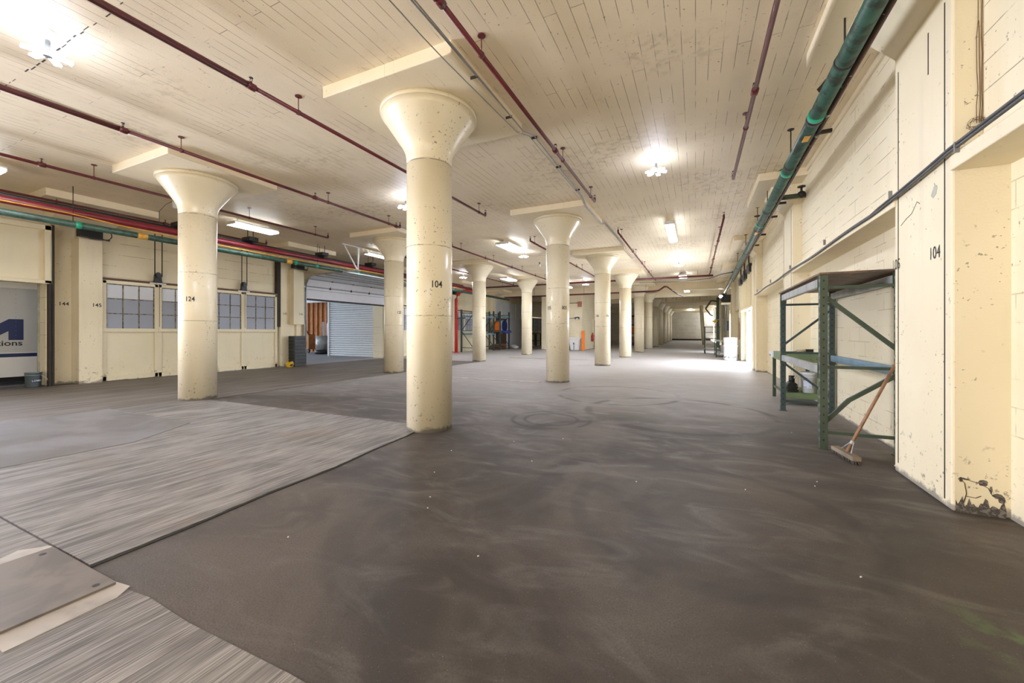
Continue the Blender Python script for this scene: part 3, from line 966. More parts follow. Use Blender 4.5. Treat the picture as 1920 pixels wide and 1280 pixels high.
CM = 23.45
branch_pipe(0.69, -3, 9.07, 'maroon sprinkler pipe nearest the green overhead pipe, front length', (2.0, 6.9), (5.9,), z=4.48)
branch_pipe(0.69, 12.0, CM + 0.8, 'maroon sprinkler pipe nearest the green overhead pipe, length beyond the gap', (14, 17.0, 20.2, 22.5), (15, 18.5, 21), z=4.46, up0=True)
branch_pipe(-2.16, -3, 9.28, 'maroon sprinkler pipe right of the column marked 104', (3.84, 6.81, 8.9), (3.05, 6.4), z=4.48, big=3.05)
branch_pipe(-2.16, 12.4, CM + 1.5, 'maroon sprinkler pipe over the aisle right of the second central column', (13.0, 16.4, 19.4, 22.4), (15.6, 18.4, 21.2), z=4.46, up0=True)
branch_pipe(-5.04, -3, 9.17, 'maroon sprinkler pipe crossing the ceiling behind the column marked 104', (3.75, 8.83), (3.1,), z=4.47, big=3.1)
branch_pipe(-5.04, 12.3, CM, 'maroon sprinkler pipe left of the second central column', (12.7, 16, 19, 22), (15, 18), z=4.46, up0=True)
branch_pipe(-7.90, -3, 9.16, 'maroon sprinkler pipe above the column marked 124', (3.7, 6.65, 8.69), (2.95, 6.3, 9.0), z=4.47, big=2.95)
branch_pipe(-7.90, 11.9, CM, 'long maroon sprinkler pipe above the third column of the left row', (12.5, 15.1, 18.2, 21.5), (14.4, 17.0, 20), z=4.46, up0=True)
branch_pipe(-10.78, -3, 9.07, 'maroon sprinkler pipe beside the fluorescent light by the column marked 124', (3.59, 6.59, 8.6), (2.9, 5.8), z=4.44)
branch_pipe(-10.78, 12.0, CM, 'maroon sprinkler pipe beside the ceiling light near the column marked 125', (12.8, 15.6, 18.6, 21.5), (14.5, 19.5), z=4.46, up0=True)
branch_pipe(-13.62, -1, 8.9, 'thin maroon sprinkler pipe above the large red pipe on the left', (3.9, 6.9), (2.8, 6.0), z=4.46)

cmn = thing('sprinkler_main', 'dark red sprinkler main crossing the room before the end beams', 'pipe', (0.8, CM, 4.38))
MB().cyl((0.85, CM, 4.39), (-13.6, CM, 4.39), 0.05, 14).build('pipe', M['maroon'], cmn)
for x in (0.1, -2.9, -6.2, -8.8, -11.6):
    MB().cyl((x, CM, 4.42), (x, CM, CEIL), 0.008, 6).build('hanger', M['maroon'], cmn)
for x in (0.69, -2.16, -5.04, -7.9, -10.78):
    MB().cyl((x, CM, 4.36), (x, CM, 4.43), 0.03, 8).build('riser_nipple', M['maroon'], cmn)
cm2 = thing('fire_main', 'lower dark red main pipe crossing behind the central columns', 'pipe', (-2, 27.65, 4.1))
MB().tube([(-13.5, 27.65, 4.07), (-2.5, 27.65, 4.09), (-2.2, 27.65, 4.12), (-1.85, 27.65, 4.36), (-1.7, 27.9, 4.38)], 0.055, 12).build('pipe', M['maroon'], cm2)
MB().tube([(-1.7, 27.9, 4.38), (-1.2, 30.3, 4.1), (-0.9, 33, 4.12)], 0.04, 10).build('branch', M['maroon'], cm2)
for x in (-3.0, -7.2, -11):
    MB().cyl((x, 27.65, 4.1), (x, 27.65, CEIL), 0.01, 6).build('hanger', M['maroon'], cm2)

# green pipe along the right wall, with its brown companion
gp = thing('drain_pipe', 'thick green overhead pipe hung along the right wall', 'pipe', (1.35, 5, 4.14))
GZ = 4.12
MB().cyl((1.285, -3, GZ + 0.0), (1.60, 34, GZ), 0.085, 20).build('pipe', M['green'], gp)
def gx_(y): return 1.285 + (y + 3) * 0.315 / 37
for y in (6.05, 8.0, 11.6):
    MB().cyl((gx_(y), y, GZ), (gx_(y), y + 0.09, GZ), 0.095, 20).build('green_band', M['greenbright'], gp)
MB().cyl((gx_(6.14), 6.14, GZ), (gx_(6.23), 6.23, GZ), 0.0965, 20).build('coupling', M['black'], gp)
MB().box(gx_(6.6) - .05, gx_(6.6) + .02, 6.5, 6.68, GZ - 0.0875, GZ - 0.08).build('yellow_patch', M['yellowband'], gp)
MB().box(gx_(12.3) - .05, gx_(12.3) + .02, 12.2, 12.5, GZ - 0.089, GZ - 0.08).build('yellow_patch', M['yellowband'], gp)
for y in (5.0, 7.75, 10.4, 12.2, 15.5, 19, 22.5):
    h = MB()
    h.cyl((gx_(y), y, GZ + 0.05), (gx_(y), y, CEIL), 0.009, 6).cyl((gx_(y), y - 0.02, GZ), (gx_(y), y + 0.02, GZ), 0.091, 18)
    h.cyl((gx_(y), y, CEIL - 0.01), (gx_(y), y, CEIL), 0.05, 8)
    h.build('hanger', M['dark'], gp)
bp = thing('conduit_pipe', 'narrow flaking brown pipe running beside the thick green pipe', 'pipe', (1.47, 5, 4.13))
MB().cyl((1.41, -3, GZ + 0.02), (1.64, 24, GZ - 0.04), 0.028, 12).build('pipe', M['brownpipe'], bp)
for y in (6.6, 9.9, 11.0, 12.9, 14.4):
    MB().box(1.41 + (y + 3) * .0085 - .03, 1.41 + (y + 3) * .0085 + .15, y, y + 0.05, GZ - 0.03, GZ + 0.01).build('bracket', M['dark'], bp)
vb = thing('branch_pipe', 'short green branch pipe with a black valve by the second pilaster top', 'pipe', (1.6, 9.7, 4.15))
MB().cyl((1.45, 9.75, 4.17), (1.97, 9.75, 4.17), 0.05, 14).build('pipe', M['rackgreen'], vb)
v_ = MB()
v_.ball((1.9, 9.75, 4.19), 0.075).cyl((1.9, 9.75, 4.2), (1.9, 9.75, 4.36), 0.02, 8).cyl((1.9, 9.75, 4.34), (1.9, 9.75, 4.36), 0.07, 12)
v_.build('valve', M['black'], vb)

# left side mains
gl = thing('drain_pipe', 'green overhead pipe with a yellow band along the left wall', 'pipe', (-12.8, 5, 3.84))
MB().cyl((-12.8, -3, 3.84), (-12.8, 27, 3.84), 0.075, 16).build('pipe', M['green'], gl)
for y, m in ((3.95, 'greenbright'), (5.05, 'yellowband'), (9.05, 'yellowband'), (9.35, 'greenbright'), (10.2, 'greenbright'), (12.2, 'greenbright')):
    MB().cyl((-12.8, y, 3.84), (-12.8, y + (0.1 if m[0] == 'g' else 0.2), 3.84), 0.079, 16).build('band', M[m], gl)
for y in (3.92, 10.3, 16):
    MB().cyl((-12.8, y, 3.9), (-12.8, y, CEIL), 0.008, 6).build('hanger', M['dark'], gl)
rl = thing('fire_main', 'large red overhead pipe above the green pipe on the left', 'pipe', (-12.75, 5, 4.1))
MB().cyl((-12.98, -3, 4.14), (-12.98, 22.3, 4.14), 0.085, 18).build('pipe', M['red'], rl)
MB().cyl((-13.15, -3, 4.27), (-13.15, 21, 4.27), 0.05, 12).build('companion_pipe', M['black'], rl)
for y in (6.1, 8.0, 10.7, 13.2):
    h = MB()
    h.box(-13.2, -12.88, y - 0.03, y + 0.03, 4.22, 4.27).box(-13.25, -12.85, y - 0.14, y + 0.14, 4.32, 4.44).cyl((-13.18, y, 4.25), (-13.18, y, CEIL), 0.012, 6).cyl((-12.9, y, 4.2), (-12.9, y, CEIL), 0.012, 6)
    h.build('trapeze_hanger', M['black'], rl)
rs = thing('fire_riser', 'bright red vertical riser pipe behind the column marked 104', 'pipe', (-14.6, 22.5, 0))
MB().tube([(-14.6, 22.5, 0), (-14.6, 22.5, 3.6), (-14.5, 22.5, 3.9), (-14.2, 22.5, 4.10), (-13.0, 22.4, 4.14)], 0.11, 14).build('pipe', M['redbright'], rs)
MB().cyl((-14.6, 22.5, 0), (-14.6, 22.5, 0.06), 0.17, 14).build('flange', M['redbright'], rs)
MB().box(-14.62, -13.9, 22.45, 22.55, 2.28, 2.36).build('bracket', M['rackgreen'], rs)
yh = MB()
yh.tube([(-12.72, -1, 4.05), (-12.72, 2.0, 4.06), (-12.72, 3.8, 4.06), (-12.72, 4.6, 4.00), (-12.72, 5.6, 3.96), (-12.72, 7.2, 3.95), (-12.72, 9.4, 3.93), (-12.72, 13, 3.98), (-12.72, 20, 4.0)], 0.014, 8)
tag(yh.build('gas_hose', M['yellowband']), 'thin yellow hose strung along the big red pipe', 'hose')

# conduits along the central drop panels
cd = thing('conduit_run', 'bundle of thin grey conduits along the ceiling by the column marked 104', 'conduit', (-2.5, 5, 4.6))
for i, (xx, zz) in enumerate(((-2.46, 4.53), (-2.43, 4.53), (-2.62, 4.53))):
    pts = [(xx + 0.03 * math.sin(0.4 * y + i) + (0.13 * min(1, max(0, (y - 3.6) / 2.4)) if i == 2 else 0), y, zz + (0.14 if 5.9 < y < 9.5 or 11.8 < y < 15.4 else 0)) for y in [(-2 + 0.45 * j) for j in range(44)]]
    MB().tube(pts, 0.009 if i < 2 else 0.006, 8).build('conduit', M['conduit'], cd)
for y in (4.2, 5.2, 6.2, 7.5, 8.9):
    MB().box(-2.52, -2.42, y, y + 0.012, 4.515 if y < 5.7 else 4.66, 4.549 if y < 5.7 else 4.699).build('strap', M['dark'], cd)
c2 = thing('conduit_run', 'single grey conduit on the ceiling above the column marked 124', 'conduit', (-8.35, 5, 4.68))
MB().tube([(-8.42 + 0.04 * math.sin(y * 0.8), y, 4.685) for y in [(-2 + 0.4 * j) for j in range(60)]], 0.012, 8).build('conduit', M['conduit'], c2)
for y in (2.1, 3.9, 6.0):
    MB().cyl((-8.42, y - 0.03, 4.685), (-8.42, y + 0.03, 4.685), 0.018, 8).build('coupling', M['conduit'], c2)


# ------------------------------------------------------------------ lights
def led_fixture(loc, label):
    root = thing('led_light', label, 'ceiling light', loc, 'bladed LED ceiling lights')
    x, y, z = loc
    MB().cyl((x, y, CEIL - 0.02), (x, y, CEIL), 0.07, 16).cyl((x, y, CEIL - 0.10), (x, y, CEIL - 0.02), 0.03, 12).build('socket', M['white'], root)
    MB().cyl((x, y, z - 0.02), (x, y, CEIL - 0.1), 0.022, 10).cyl((x, y, z - 0.03), (x, y, z + 0.03), 0.04, 12).build('hub', M['grey'], root)
    for k in range(6):
        a = k * PI / 3 + 0.35
        d = Vector((math.cos(a), math.sin(a), -0.10)).normalized()
        bl = MB().bar(Vector(loc) + d * 0.05 + Vector((0, 0, 0.009)), Vector(loc) + d * 0.19 + Vector((0, 0, 0.009)), 0.066, 0.014).build('blade', M['ledback'], root)
        MB().bar(Vector(loc) + d * 0.055, Vector(loc) + d * 0.185, 0.058, 0.008).build('lens', M['led'], bl)
    return root


led0 = led_fixture((-6.45, 1.78, 4.45), 'nearest bladed LED light, glaring on the ceiling left of the column marked 104')
dup(led0, (-0.68, 7.95, 4.45), 'bladed LED light over the aisle right of the conduit bundle')
dup(led0, (-6.42, 7.65, 4.45), 'bladed LED light half hidden behind the column marked 104')
dup(led0, (-0.70, 19.6, 4.45), 'bladed LED light beyond the slotted strip light over the aisle')
dup(led0, (-6.3, 24.6, 4.40), 'bladed LED light behind the second central column, before the end beam')
dup(led0, (-11.8, 18.9, 4.45), 'bladed LED light above the red pipework by the left windows')
dup(led0, (-6.4, 14.9, 4.5), 'bladed LED light beyond the square ceiling light in the middle bay')
for i, p in enumerate(((-0.7, -4.1, 4.45), (-6.4, -4.1, 4.45), (-12.2, -4.1, 4.45))):
    pass


def strip_light(loc, lx, ly, label, two=False, drop=0.0, slots=False):
    x, y, _ = loc
    zb = CEIL - 0.20 - drop
    root = thing('strip_light', label, 'ceiling light', (x, y, zb), 'fluorescent ceiling lights')
    b = MB()
    b.box(x - lx * 0.45, x + lx * 0.45, y - ly / 2, y + ly / 2, zb + 0.05, zb + 0.09)
    b.box(x - lx / 2, x + lx / 2, y - ly / 2, y - ly / 2 + 0.02, zb, zb + 0.055).box(x - lx / 2, x + lx / 2, y + ly / 2 - 0.02, y + ly / 2, zb, zb + 0.055)
    hs = b.build('housing', M['white'], root)
    if drop or True:
        h = MB()
        for yy in (y - ly * 0.35, y + ly * 0.35):
            h.cyl((x, yy, zb + 0.09), (x, yy, CEIL - 0.001), 0.012, 8)
        h.build('stem', M['white'], hs)
    d = MB()
    if slots:
        nn = 9
        for i in range(nn):
            y0 = y - ly / 2 + ly * i / nn
            d.box(x - lx / 2 + 0.01, x + lx / 2 - 0.01, y0 + 0.02, y0 + ly / nn - 0.02, zb, zb + 0.05)
    elif two:
        d.box(x - lx / 2 + 0.02, x - 0.02, y - ly / 2 + 0.02, y + ly / 2 - 0.02, zb, zb + 0.05)
        d.box(x + 0.02, x + lx / 2 - 0.02, y - ly / 2 + 0.02, y + ly / 2 - 0.02, zb, zb + 0.05)
    else:
        d.box(x - lx / 2 + 0.015, x + lx / 2 - 0.015, y - ly / 2 + 0.015, y + ly / 2 - 0.015, zb, zb + 0.05)
    d.build('diffuser', M['tube'], root)
    return root


strip_light((-11.9, 7.40, 0), 0.42, 1.3, 'wide fluorescent light right of the column marked 124', drop=0.06)
strip_light((-6.22, 13.15, 0), 0.55, 1.25, 'square twin diffuser light in the middle bay left of the second central column', two=True)
strip_light((-0.68, 13.35, 0), 0.26, 2.5, 'slotted strip light over the right aisle', drop=0.03, slots=True)
strip_light((-11.75, 12.3, 0), 0.22, 1.3, 'narrow fluorescent light touching the column marked 125 in view', drop=0.04)
strip_light((-0.65, 24.3, 0), 0.42, 1.2, 'small fluorescent light behind the sprinkler main over the aisle', slots=True)
strip_light((-12.1, 2.15, 0), 0.4, 1.25, 'fluorescent light cut by the left frame edge', drop=0.05)
strip_light((-9.8, 20.6, 0), 0.5, 1.3, 'fluorescent light above the third column of the left row', drop=0.1)
strip_light((-7.9, 25.2, 0), 0.5, 2.2, 'long fluorescent light just before the end beam on the left', drop=0.1)
for i, p in enumerate(((-0.6, 33.0), (-0.6, 44.0), (-0.6, 58.0))):  # extra lights added to brighten the dark far bays
    strip_light((p[0], p[1], 0), 0.4, 1.4, ('added fluorescent light behind the first end beam', 'added fluorescent light between the middle end beams', 'added fluorescent light near the far end wall')[i])
cmr = thing('security_camera', 'small white dome camera on the ceiling left of the column marked 124', 'camera', (-11.7, 5.35, 4.5))
MB().cyl((-11.7, 5.35, 4.50), (-11.7, 5.35, 4.62), 0.055, 14).ball((-11.7, 5.35, 4.50), 0.05).build('body', M['whitemetal'], cmr)
MB().cyl((-11.7, 5.35, 4.6), (-11.7, 5.35, CEIL), 0.02, 8).build('mount', M['white'], cmr)
MB().tube([(-11.7, 5.35, 4.66), (-12.1, 5.35, 4.62), (-12.5, 5.38, 4.5), (-12.55, 5.4, 4.2)], 0.006, 6).build('lead', M['cable'], cmr)
cm3 = thing('security_camera', 'small white camera under the ceiling near the fourth column of the left row', 'camera', (-6.7, 17.5, 4.5))
MB().cyl((-6.7, 17.5, 4.48), (-6.7, 17.5, 4.6), 0.06, 12).build('body', M['whitemetal'], cm3)
MB().cyl((-6.7, 17.5, 4.6), (-6.7, 17.5, CEIL), 0.02, 8).build('mount', M['dark'], cm3)

# door counterweight pulleys and chains
for i, y in enumerate((6.43, 8.98, 19.5)):
    r = thing('chain_pulley', ('black pulley and chains over the windows left of the column marked 124', 'black pulley and chains over the windows right of the column marked 124',
                               'black pulley and chains above the far windows behind the racks')[i], 'pulley', (-15.0, y, 2.9), 'window door pulleys')
    b = MB()
    b.prism([(y - 0.10, 2.90), (y + 0.10, 2.90), (y + 0.085, 3.0), (y + 0.08, 3.14), (y + 0.05, 3.21), (y, 3.235), (y - 0.05, 3.21), (y - 0.08, 3.14), (y - 0.085, 3.0)], 'x', -15.08, -14.98)
    b.cyl((-14.98, y, 3.12), (-14.95, y, 3.12), 0.07, 16)
    b.build('housing', M['black'], r)
    for dy in (-0.09, 0.09):
        MB().cyl((-14.99, y + dy, 3.1), (-14.99, y + dy, 4.4), 0.014, 8).build('chain', M['black'], r)
    MB().box(-15.06, -14.99, y - 0.2, y + 0.2, 2.87, 2.90).build('foot', M['white'], r)
    MB().cyl((-15.0, y + 0.03, 1.55), (-15.0, y + 0.03, 2.9), 0.006, 6).build('pull_cord', M['rust'], r)

# door operators with handwheels on the piers
def operator(y, label, x=-14.80, z=3.96, n=1):
    r = thing('door_operator', label, 'door motor', (x, y, z), 'black door operators')
    MB().box(x - 0.13, x + 0.1, y - 0.25, y + 0.2, z - 0.02, z + 0.2).build('gearbox', M['black'], r, bevel=0.01)
    pts = [(x + 0.06 + 0.0, y + 0.26 + 0.13 * math.cos(a), z + 0.1 + 0.13 * math.sin(a)) for a in [2 * PI * k / 20 for k in range(21)]]
    MB().tube(pts, 0.012, 6).build('handwheel', M['black'], r)
    MB().box(x, x + 0.08, y - 0.05, y + 0.35, z - 0.05, z - 0.02).build('bracket', M['black'], r)
    return r


operator(4.88, 'black door motor with handwheel on the pier marked 145')
operator(10.95, 'black door motor with handwheel above the boxed chase', x=-14.7, z=4.0)
operator(22.8, 'black door motor by the top of the red riser', x=-14.8, z=3.95)

# ------------------------------------------------------------------ pallet rack on the right
rk = thing('pallet_rack', 'green steel pallet rack with a plywood top against the right wall', 'rack', (1.7, 7.1, 0))
XF, XB, YN, YF = 1.375, 2.07, 5.87, 8.42
def post(x, y, m, h, parent):
    p = MB()
    p.box(x - 0.038, x + 0.038, y - 0.038, y - 0.026).v if False else None
    p.box(x - 0.038, x + 0.038, y - 0.038, y + 0.038, 0.0, h)
    p.box(x - 0.055, x + 0.055, y - 0.055, y + 0.055, 0.0, 0.008)
    n = int(h / 0.1)
    for i in range(n):
        z = 0.1 + i * 0.1
        if z < h - 0.06:
            p.box(x - 0.012, x + 0.006, y - 0.0385, y - 0.030, z, z + 0.022, 1)
            p.box(x - 0.0386, x - 0.030, y - 0.022, y - 0.010, z, z + 0.035, 2)
            p.box(x - 0.0386, x - 0.030, y + 0.010, y + 0.022, z, z + 0.035, 2)
    return p.build('upright', [m, M['black'], M['galv']], parent)
post(XF, YN, M['rackgreen'], 2.08, rk)
post(XB, YN, M['rackgreen'], 2.08, rk)
post(XF, YF, M['rackteal'], 2.08, rk)
post(XB, YF, M['rackteal'], 2.08, rk)
for (y, zs, m) in ((YN, (0.20, 0.98, 1.93), 'rackgreen'), (YF, (0.17, 1.03, 1.88), 'rackteal')):
    for z in zs:
        MB().bar((XF, y, z), (XB, y, z), 0.035, 0.035).build('frame_strut', M[m], rk)
MB().bar((XF, YN, 1.84), (XB, YN, 1.18), 0.035, 0.045).build('frame_brace', M['rackgreen'], rk)
bb = MB()
bb.bar((XF, YN, 0.30), (1.62, YN, 0.60), 0.035, 0.045).bar((1.615, YN, 0.595), (XB, YN, 0.93), 0.035, 0.045)
bb.build('frame_brace', M['rackgreen'], rk)
MB().bar((XF, YF, 1.16), (XB, YF, 1.78), 0.03, 0.035).build('frame_brace', M['rackteal'], rk)
MB().bar((XF, YF, 0.86), (XB, YF, 0.27), 0.03, 0.035).build('frame_brace', M['rackteal'], rk)
for (x, z, m) in ((XF, 2.0, 'galv'), (XB, 2.0, 'galv'), (XF, 0.94, 'galv'), (XB, 0.95, 'bluebeam')):
    b = MB()
    b.box(x - 0.028, x + 0.028, YN + 0.03, YF - 0.03, z - 0.05, z + 0.05)
    lbm = b.build('load_beam', M[m], rk, bevel=0.004)
    MB().box(x - 0.045, x + 0.045, YN + 0.039, YN + 0.052, z - 0.1, z + 0.08).build('connector', M['rackgreen'], lbm)
    MB().box(x - 0.045, x + 0.045, YF - 0.052, YF - 0.039, z - 0.1, z + 0.08).build('connector', M['rackgreen'], lbm)
MB().box(1.33, 2.13, YN - 0.05, YF + 0.12, 2.085, 2.108).build('plywood_deck', M['plywood'], rk)

# ------------------------------------------------------------------ bench beyond the rack
bn = thing('work_bench', 'light green steel workbench beyond the pallet rack', 'bench', (1.8, 9.7, 0))
for (x, y, m) in ((1.50, 9.12, 'benchgreen'), (2.06, 9.12, 'benchgreen'), (1.50, 10.2, 'rackgreen'), (2.06, 10.05, 'rackgreen')):
    MB().box(x - 0.03, x + 0.03, y - 0.03, y + 0.03, 0, 0.90).build('leg', M[m], bn)
MB().box(1.46, 2.10, 9.08, 10.06, 0.97, 0.99).box(1.46, 2.1, 9.08, 9.10, 0.82, 0.97).box(1.46, 1.48, 9.08, 10.2, 0.84, 0.97).build('bench_top', M['benchgreen'], bn)
MB().box(1.48, 2.08, 9.1, 10.1, 0.215, 0.235).box(1.48, 2.08, 9.09, 9.11, 0.13, 0.235).build('lower_shelf', M['benchgreen'], bn)
MB().bar((1.50, 9.12, 0.22), (1.50, 10.2, 0.24), 0.03, 0.04).build('side_rail', M['rackgreen'], bn)
def bucket(name, c, r, h, m, label, cat='bucket', lid=False):
    x, y, z = c
    o = thing(name, label, cat, c)
    MB().lathe([(r * 0.86, 0), (r, h * 0.97), (r * 1.05, h * 0.97), (r * 1.05, h), (r * 0.97, h), (r * 0.96, h * 0.9), (r * 0.83, 0.01)], c, 28, cap1=False).build('body', M[m], o)
    bd = o.children[-1]
    MB().lathe([(r * 1.01, h * 0.80), (r * 1.045, h * 0.80), (r * 1.05, h * 0.83), (r * 1.01, h * 0.83)], c, 28, cap0=False, cap1=False).build('rib', M[m], bd)
    if lid:
        MB().lathe([(r * 1.06, h - 0.02), (r * 1.06, h + 0.015), (r * 0.9, h + 0.02)], c, 28).build('lid', M[m], o)
    return o
wb = bucket('plastic_bucket', (1.95, 9.32, 0.236), 0.145, 0.37, 'white', 'white plastic bucket with a purple label under the green bench', lid=True)
lb = MB()
for (da, z, wd, hh, mi) in ((-0.35, 0.50, 0.07, 0.045, 0), (-0.35, 0.41, 0.06, 0.10, 1), (0.15, 0.40, 0.08, 0.15, 1)):
    ang = math.radians(-112) + da
    for j in range(6):
        a0 = ang - wd / 0.29 + j * (wd / 0.145) / 6
        a1 = ang - wd / 0.29 + (j + 1) * (wd / 0.145) / 6
        rr = 0.1445
        lb.add([(1.95 + rr * math.cos(a0), 9.32 + rr * math.sin(a0), z - hh / 2), (1.95 + rr * math.cos(a1), 9.32 + rr * math.sin(a1), z - hh / 2),
                (1.95 + rr * math.cos(a1), 9.32 + rr * math.sin(a1), z + hh / 2), (1.95 + rr * math.cos(a0), 9.32 + rr * math.sin(a0), z + hh / 2)], [(0, 1, 2, 3)], mi)
lb.build('paper_label', [M['purple'], M['offwhite']], wb)
pm = thing('pump_motor', 'black pump motor with white hose beside the white bucket', 'motor', (1.67, 9.38, 0.236))
MB().cyl((1.67, 9.26, 0.34), (1.67, 9.5, 0.34), 0.085, 18).box(1.58, 1.76, 9.24, 9.52, 0.236, 0.28).build('casing', M['black'], pm)
MB().cyl((1.67, 9.38, 0.4), (1.67, 9.38, 0.54), 0.05, 14).build('head', M['black'], pm)
MB().tube([(1.70, 9.3, 0.5), (1.74, 9.27, 0.57), (1.77, 9.28, 0.52), (1.77, 9.28, 0.4), (1.74, 9.26, 0.34)], 0.014, 8).build('hose', M['white'], pm)
cg = thing('caulking_gun', 'cream and black caulking gun lying on the green bench', 'tool', (1.75, 9.2, 0.99))
MB().cyl((1.72, 9.2, 1.03), (1.86, 9.2, 1.04), 0.028, 12).build('tube', M['palewood'], cg)
MB().cyl((1.58, 9.2, 1.01), (1.72, 9.2, 1.03), 0.006, 8).build('nozzle', M['grey'], cg)
MB().box(1.86, 1.98, 9.18, 9.22, 0.99, 1.07).build('grip', M['black'], cg)
td = thing('strapping_dispenser', 'white clamp device fixed on the far end of the green bench', 'dispenser', (1.47, 10.1, 0.88))
MB().box(1.42, 1.50, 10.0, 10.32, 0.86, 0.98).build('body', M['white'], td, bevel=0.015)
MB().cyl((1.415, 10.12, 0.9), (1.43, 10.12, 0.9), 0.02, 10).cyl((1.415, 10.22, 0.9), (1.43, 10.22, 0.9), 0.02, 10).build('knob', M['black'], td)

# broom leaning by the pilaster
br = thing('push_broom', 'wooden push broom leaning between the rack and the near pilaster', 'broom', (1.5, 5.55, 0))
A, B = Vector((1.46, 5.75, 0.055)), Vector((1.535, 5.30, 0.055))
hd = MB()
hd.bar(A, B, 0.085, 0.045)
hd.build('head', M['greywood'], br, bevel=0.008)
bs = MB()
dirv = (B - A)
perp = Vector((dirv.y, -dirv.x, 0)).normalized()
for i in range(24):
    for j in range(4):
        p = A + dirv * ((i + 0.5) / 24) + perp * (0.02 * (j - 1.5))
        bs.cyl((p.x, p.y, 0.036), (p.x + random.uniform(-.012, .012), p.y + random.uniform(-.012, .012), 0.0), 0.006, 5)
bs.build('bristles', M['bristle'], br)
H0_, H1_ = Vector((1.505, 5.52, 0.07)), Vector((1.90, 5.66, 0.90))
MB().cyl(H0_, H1_ + (H1_ - H0_) * 0.28, 0.0155, 12).build('handle', M['wood'], br)
m0 = H0_ + (H1_ - H0_) * 0.13
MB().tube([A * 0.7 + B * 0.3 + Vector((0, 0, .03)), m0 + Vector((0, .03, .0)), m0 + Vector((0.01, -0.02, 0.0)), A * 0.25 + B * 0.75 + Vector((0, 0, .03))], 0.006, 6).build('brace_wire', M['galv'], br)
MB().cyl(m0 - Vector((.008, 0.003, .018)), m0 + Vector((.008, 0.003, .018)), 0.019, 12).build('collar', M['galv'], br)
pr = MB()
pr.prism([(1.87, 5.42), (1.93, 5.40), (2.0, 5.47), (1.93, 5.50)], 'z', 0.0, 0.012)
tag(pr.build('paper_scrap', M['white']), 'scrap of white paper on the floor behind the near pilaster', 'paper')

# bits of litter on the floor
for i in range(16):
    x, y = random.uniform(-2.6, 1.4), random.uniform(1.6, 7.5)
    m = MB()
    a = random.uniform(0, PI)
    m.bar((x, y, 0.004), (x + 0.011 * math.cos(a), y + 0.011 * math.sin(a), 0.005), 0.006, 0.005)
    tag(m.build('paper_crumb', M['white']), 'tiny pale crumb of litter on the dark floor', 'litter', 'crumbs of litter on the dark floor')

# ------------------------------------------------------------------ left side small things
lbk = bucket('plastic_bucket', (-15.30, 3.98, 0.0), 0.15, 0.37, 'bucketgrey', 'grey plastic bucket with a navy name label beside the far left doorway')
lbl = MB()
for j in range(10):
    a0 = math.radians(-28) + j * math.radians(8.5); a1 = a0 + math.radians(8.5)
    rr = 0.149
    lbl.add([(-15.30 + rr * math.cos(a), 3.98 + rr * math.sin(a), z) for a, z in ((a0, 0.12), (a1, 0.12), (a1, 0.20), (a0, 0.20))], [(0, 1, 2, 3)], 0)
text_round(lbl, "LOWE'S", 0.062, (-15.30, 3.98), 0.152, math.radians(14), 0.16, 1, 0.001, 0.95)
lbl.build('name_label', [M['navy'], M['white']], lbk)
MB().tube([(-15.18, 4.08, 0.3), (-15.10, 4.16, 0.2), (-15.08, 4.18, 0.08), (-15.14, 4.14, 0.03)], 0.006, 6).build('bail_handle', M['white'], lbk)
cab = thing('crate_stack', 'tall stack of black crates beside the overhead door track', 'crate', (-14.75, 10.9, 0))
for k in range(9):
    MB().box(-14.95, -14.58, 10.68, 11.18, 0.003 + k * 0.137, 0.003 + k * 0.137 + 0.122).build('crate', M['black'], cab, bevel=0.01)
    MB().box(-14.94, -14.60, 10.69, 11.17, 0.003 + k * 0.137 + 0.122, 0.003 + k * 0.137 + 0.137).build('rim', M['cable'], cab)
yc = thing('hose_reel', 'coil of yellow hose on the floor by the black crates', 'hose', (-14.5, 10.45, 0))
for k, (r, z) in enumerate(((0.13, 0.03), (0.12, 0.08), (0.125, 0.13), (0.10, 0.18))):
    MB().tube([(-14.62 + r * math.cos(a) + 0.02 * k, 10.48 + r * 0.85 * math.sin(a), z + 0.03 * math.sin(3 * a + k)) for a in [2 * PI * j / 16 for j in range(17)]], 0.026, 8).build('coil', M['yellow'], yc)
MB().box(-14.5, -14.42, 10.42, 10.5, 0.06, 0.13).build('strap', M['black'], yc)

# dock clutter
cx0 = -23.55
hc = thing('utility_cart', 'orange utility cart by the bare stud wall on the dock', 'cart', (cx0, 18.2, 0))
MB().box(cx0 - 0.35, cx0 + 0.35, 18.0, 18.5, 0.25, 1.25).build('bin', M['osb'], hc, bevel=0.02)
MB().tube([(cx0 - 0.35, 18.0, 1.2), (cx0 - 0.45, 18.0, 1.5), (cx0 + 0.1, 18.0, 1.55), (cx0 + 0.4, 18.0, 1.2)], 0.035, 8).build('handle', M['black'], hc)
for x in (cx0 - 0.3, cx0 + 0.3):
    MB().cyl((x, 17.95, 0.14), (x, 18.05, 0.14), 0.14, 14).build('wheel', M['black'], hc)
dxx = -21.7
dr = thing('steel_drum', 'silver steel drum beside the orange cart on the dock', 'drum', (dxx, 17.8, 0))
MB().lathe([(0.36, 0.25), (0.36, 0.6), (0.38, 0.62), (0.36, 0.64), (0.36, 1.12), (0.38, 1.14), (0.34, 1.15)], (dxx, 17.8, 0), 24).build('shell', M['galv'], dr)
MB().lathe([(0.42, 0.0), (0.42, 0.25)], (dxx, 17.8, 0), 18).build('dolly', M['black'], dr)
MB().bar((dxx - 0.1, 18.0, 1.1), (dxx - 0.5, 18.3, 2.05), 0.14, 0.03).build('scoop', M['whitemetal'], dr)
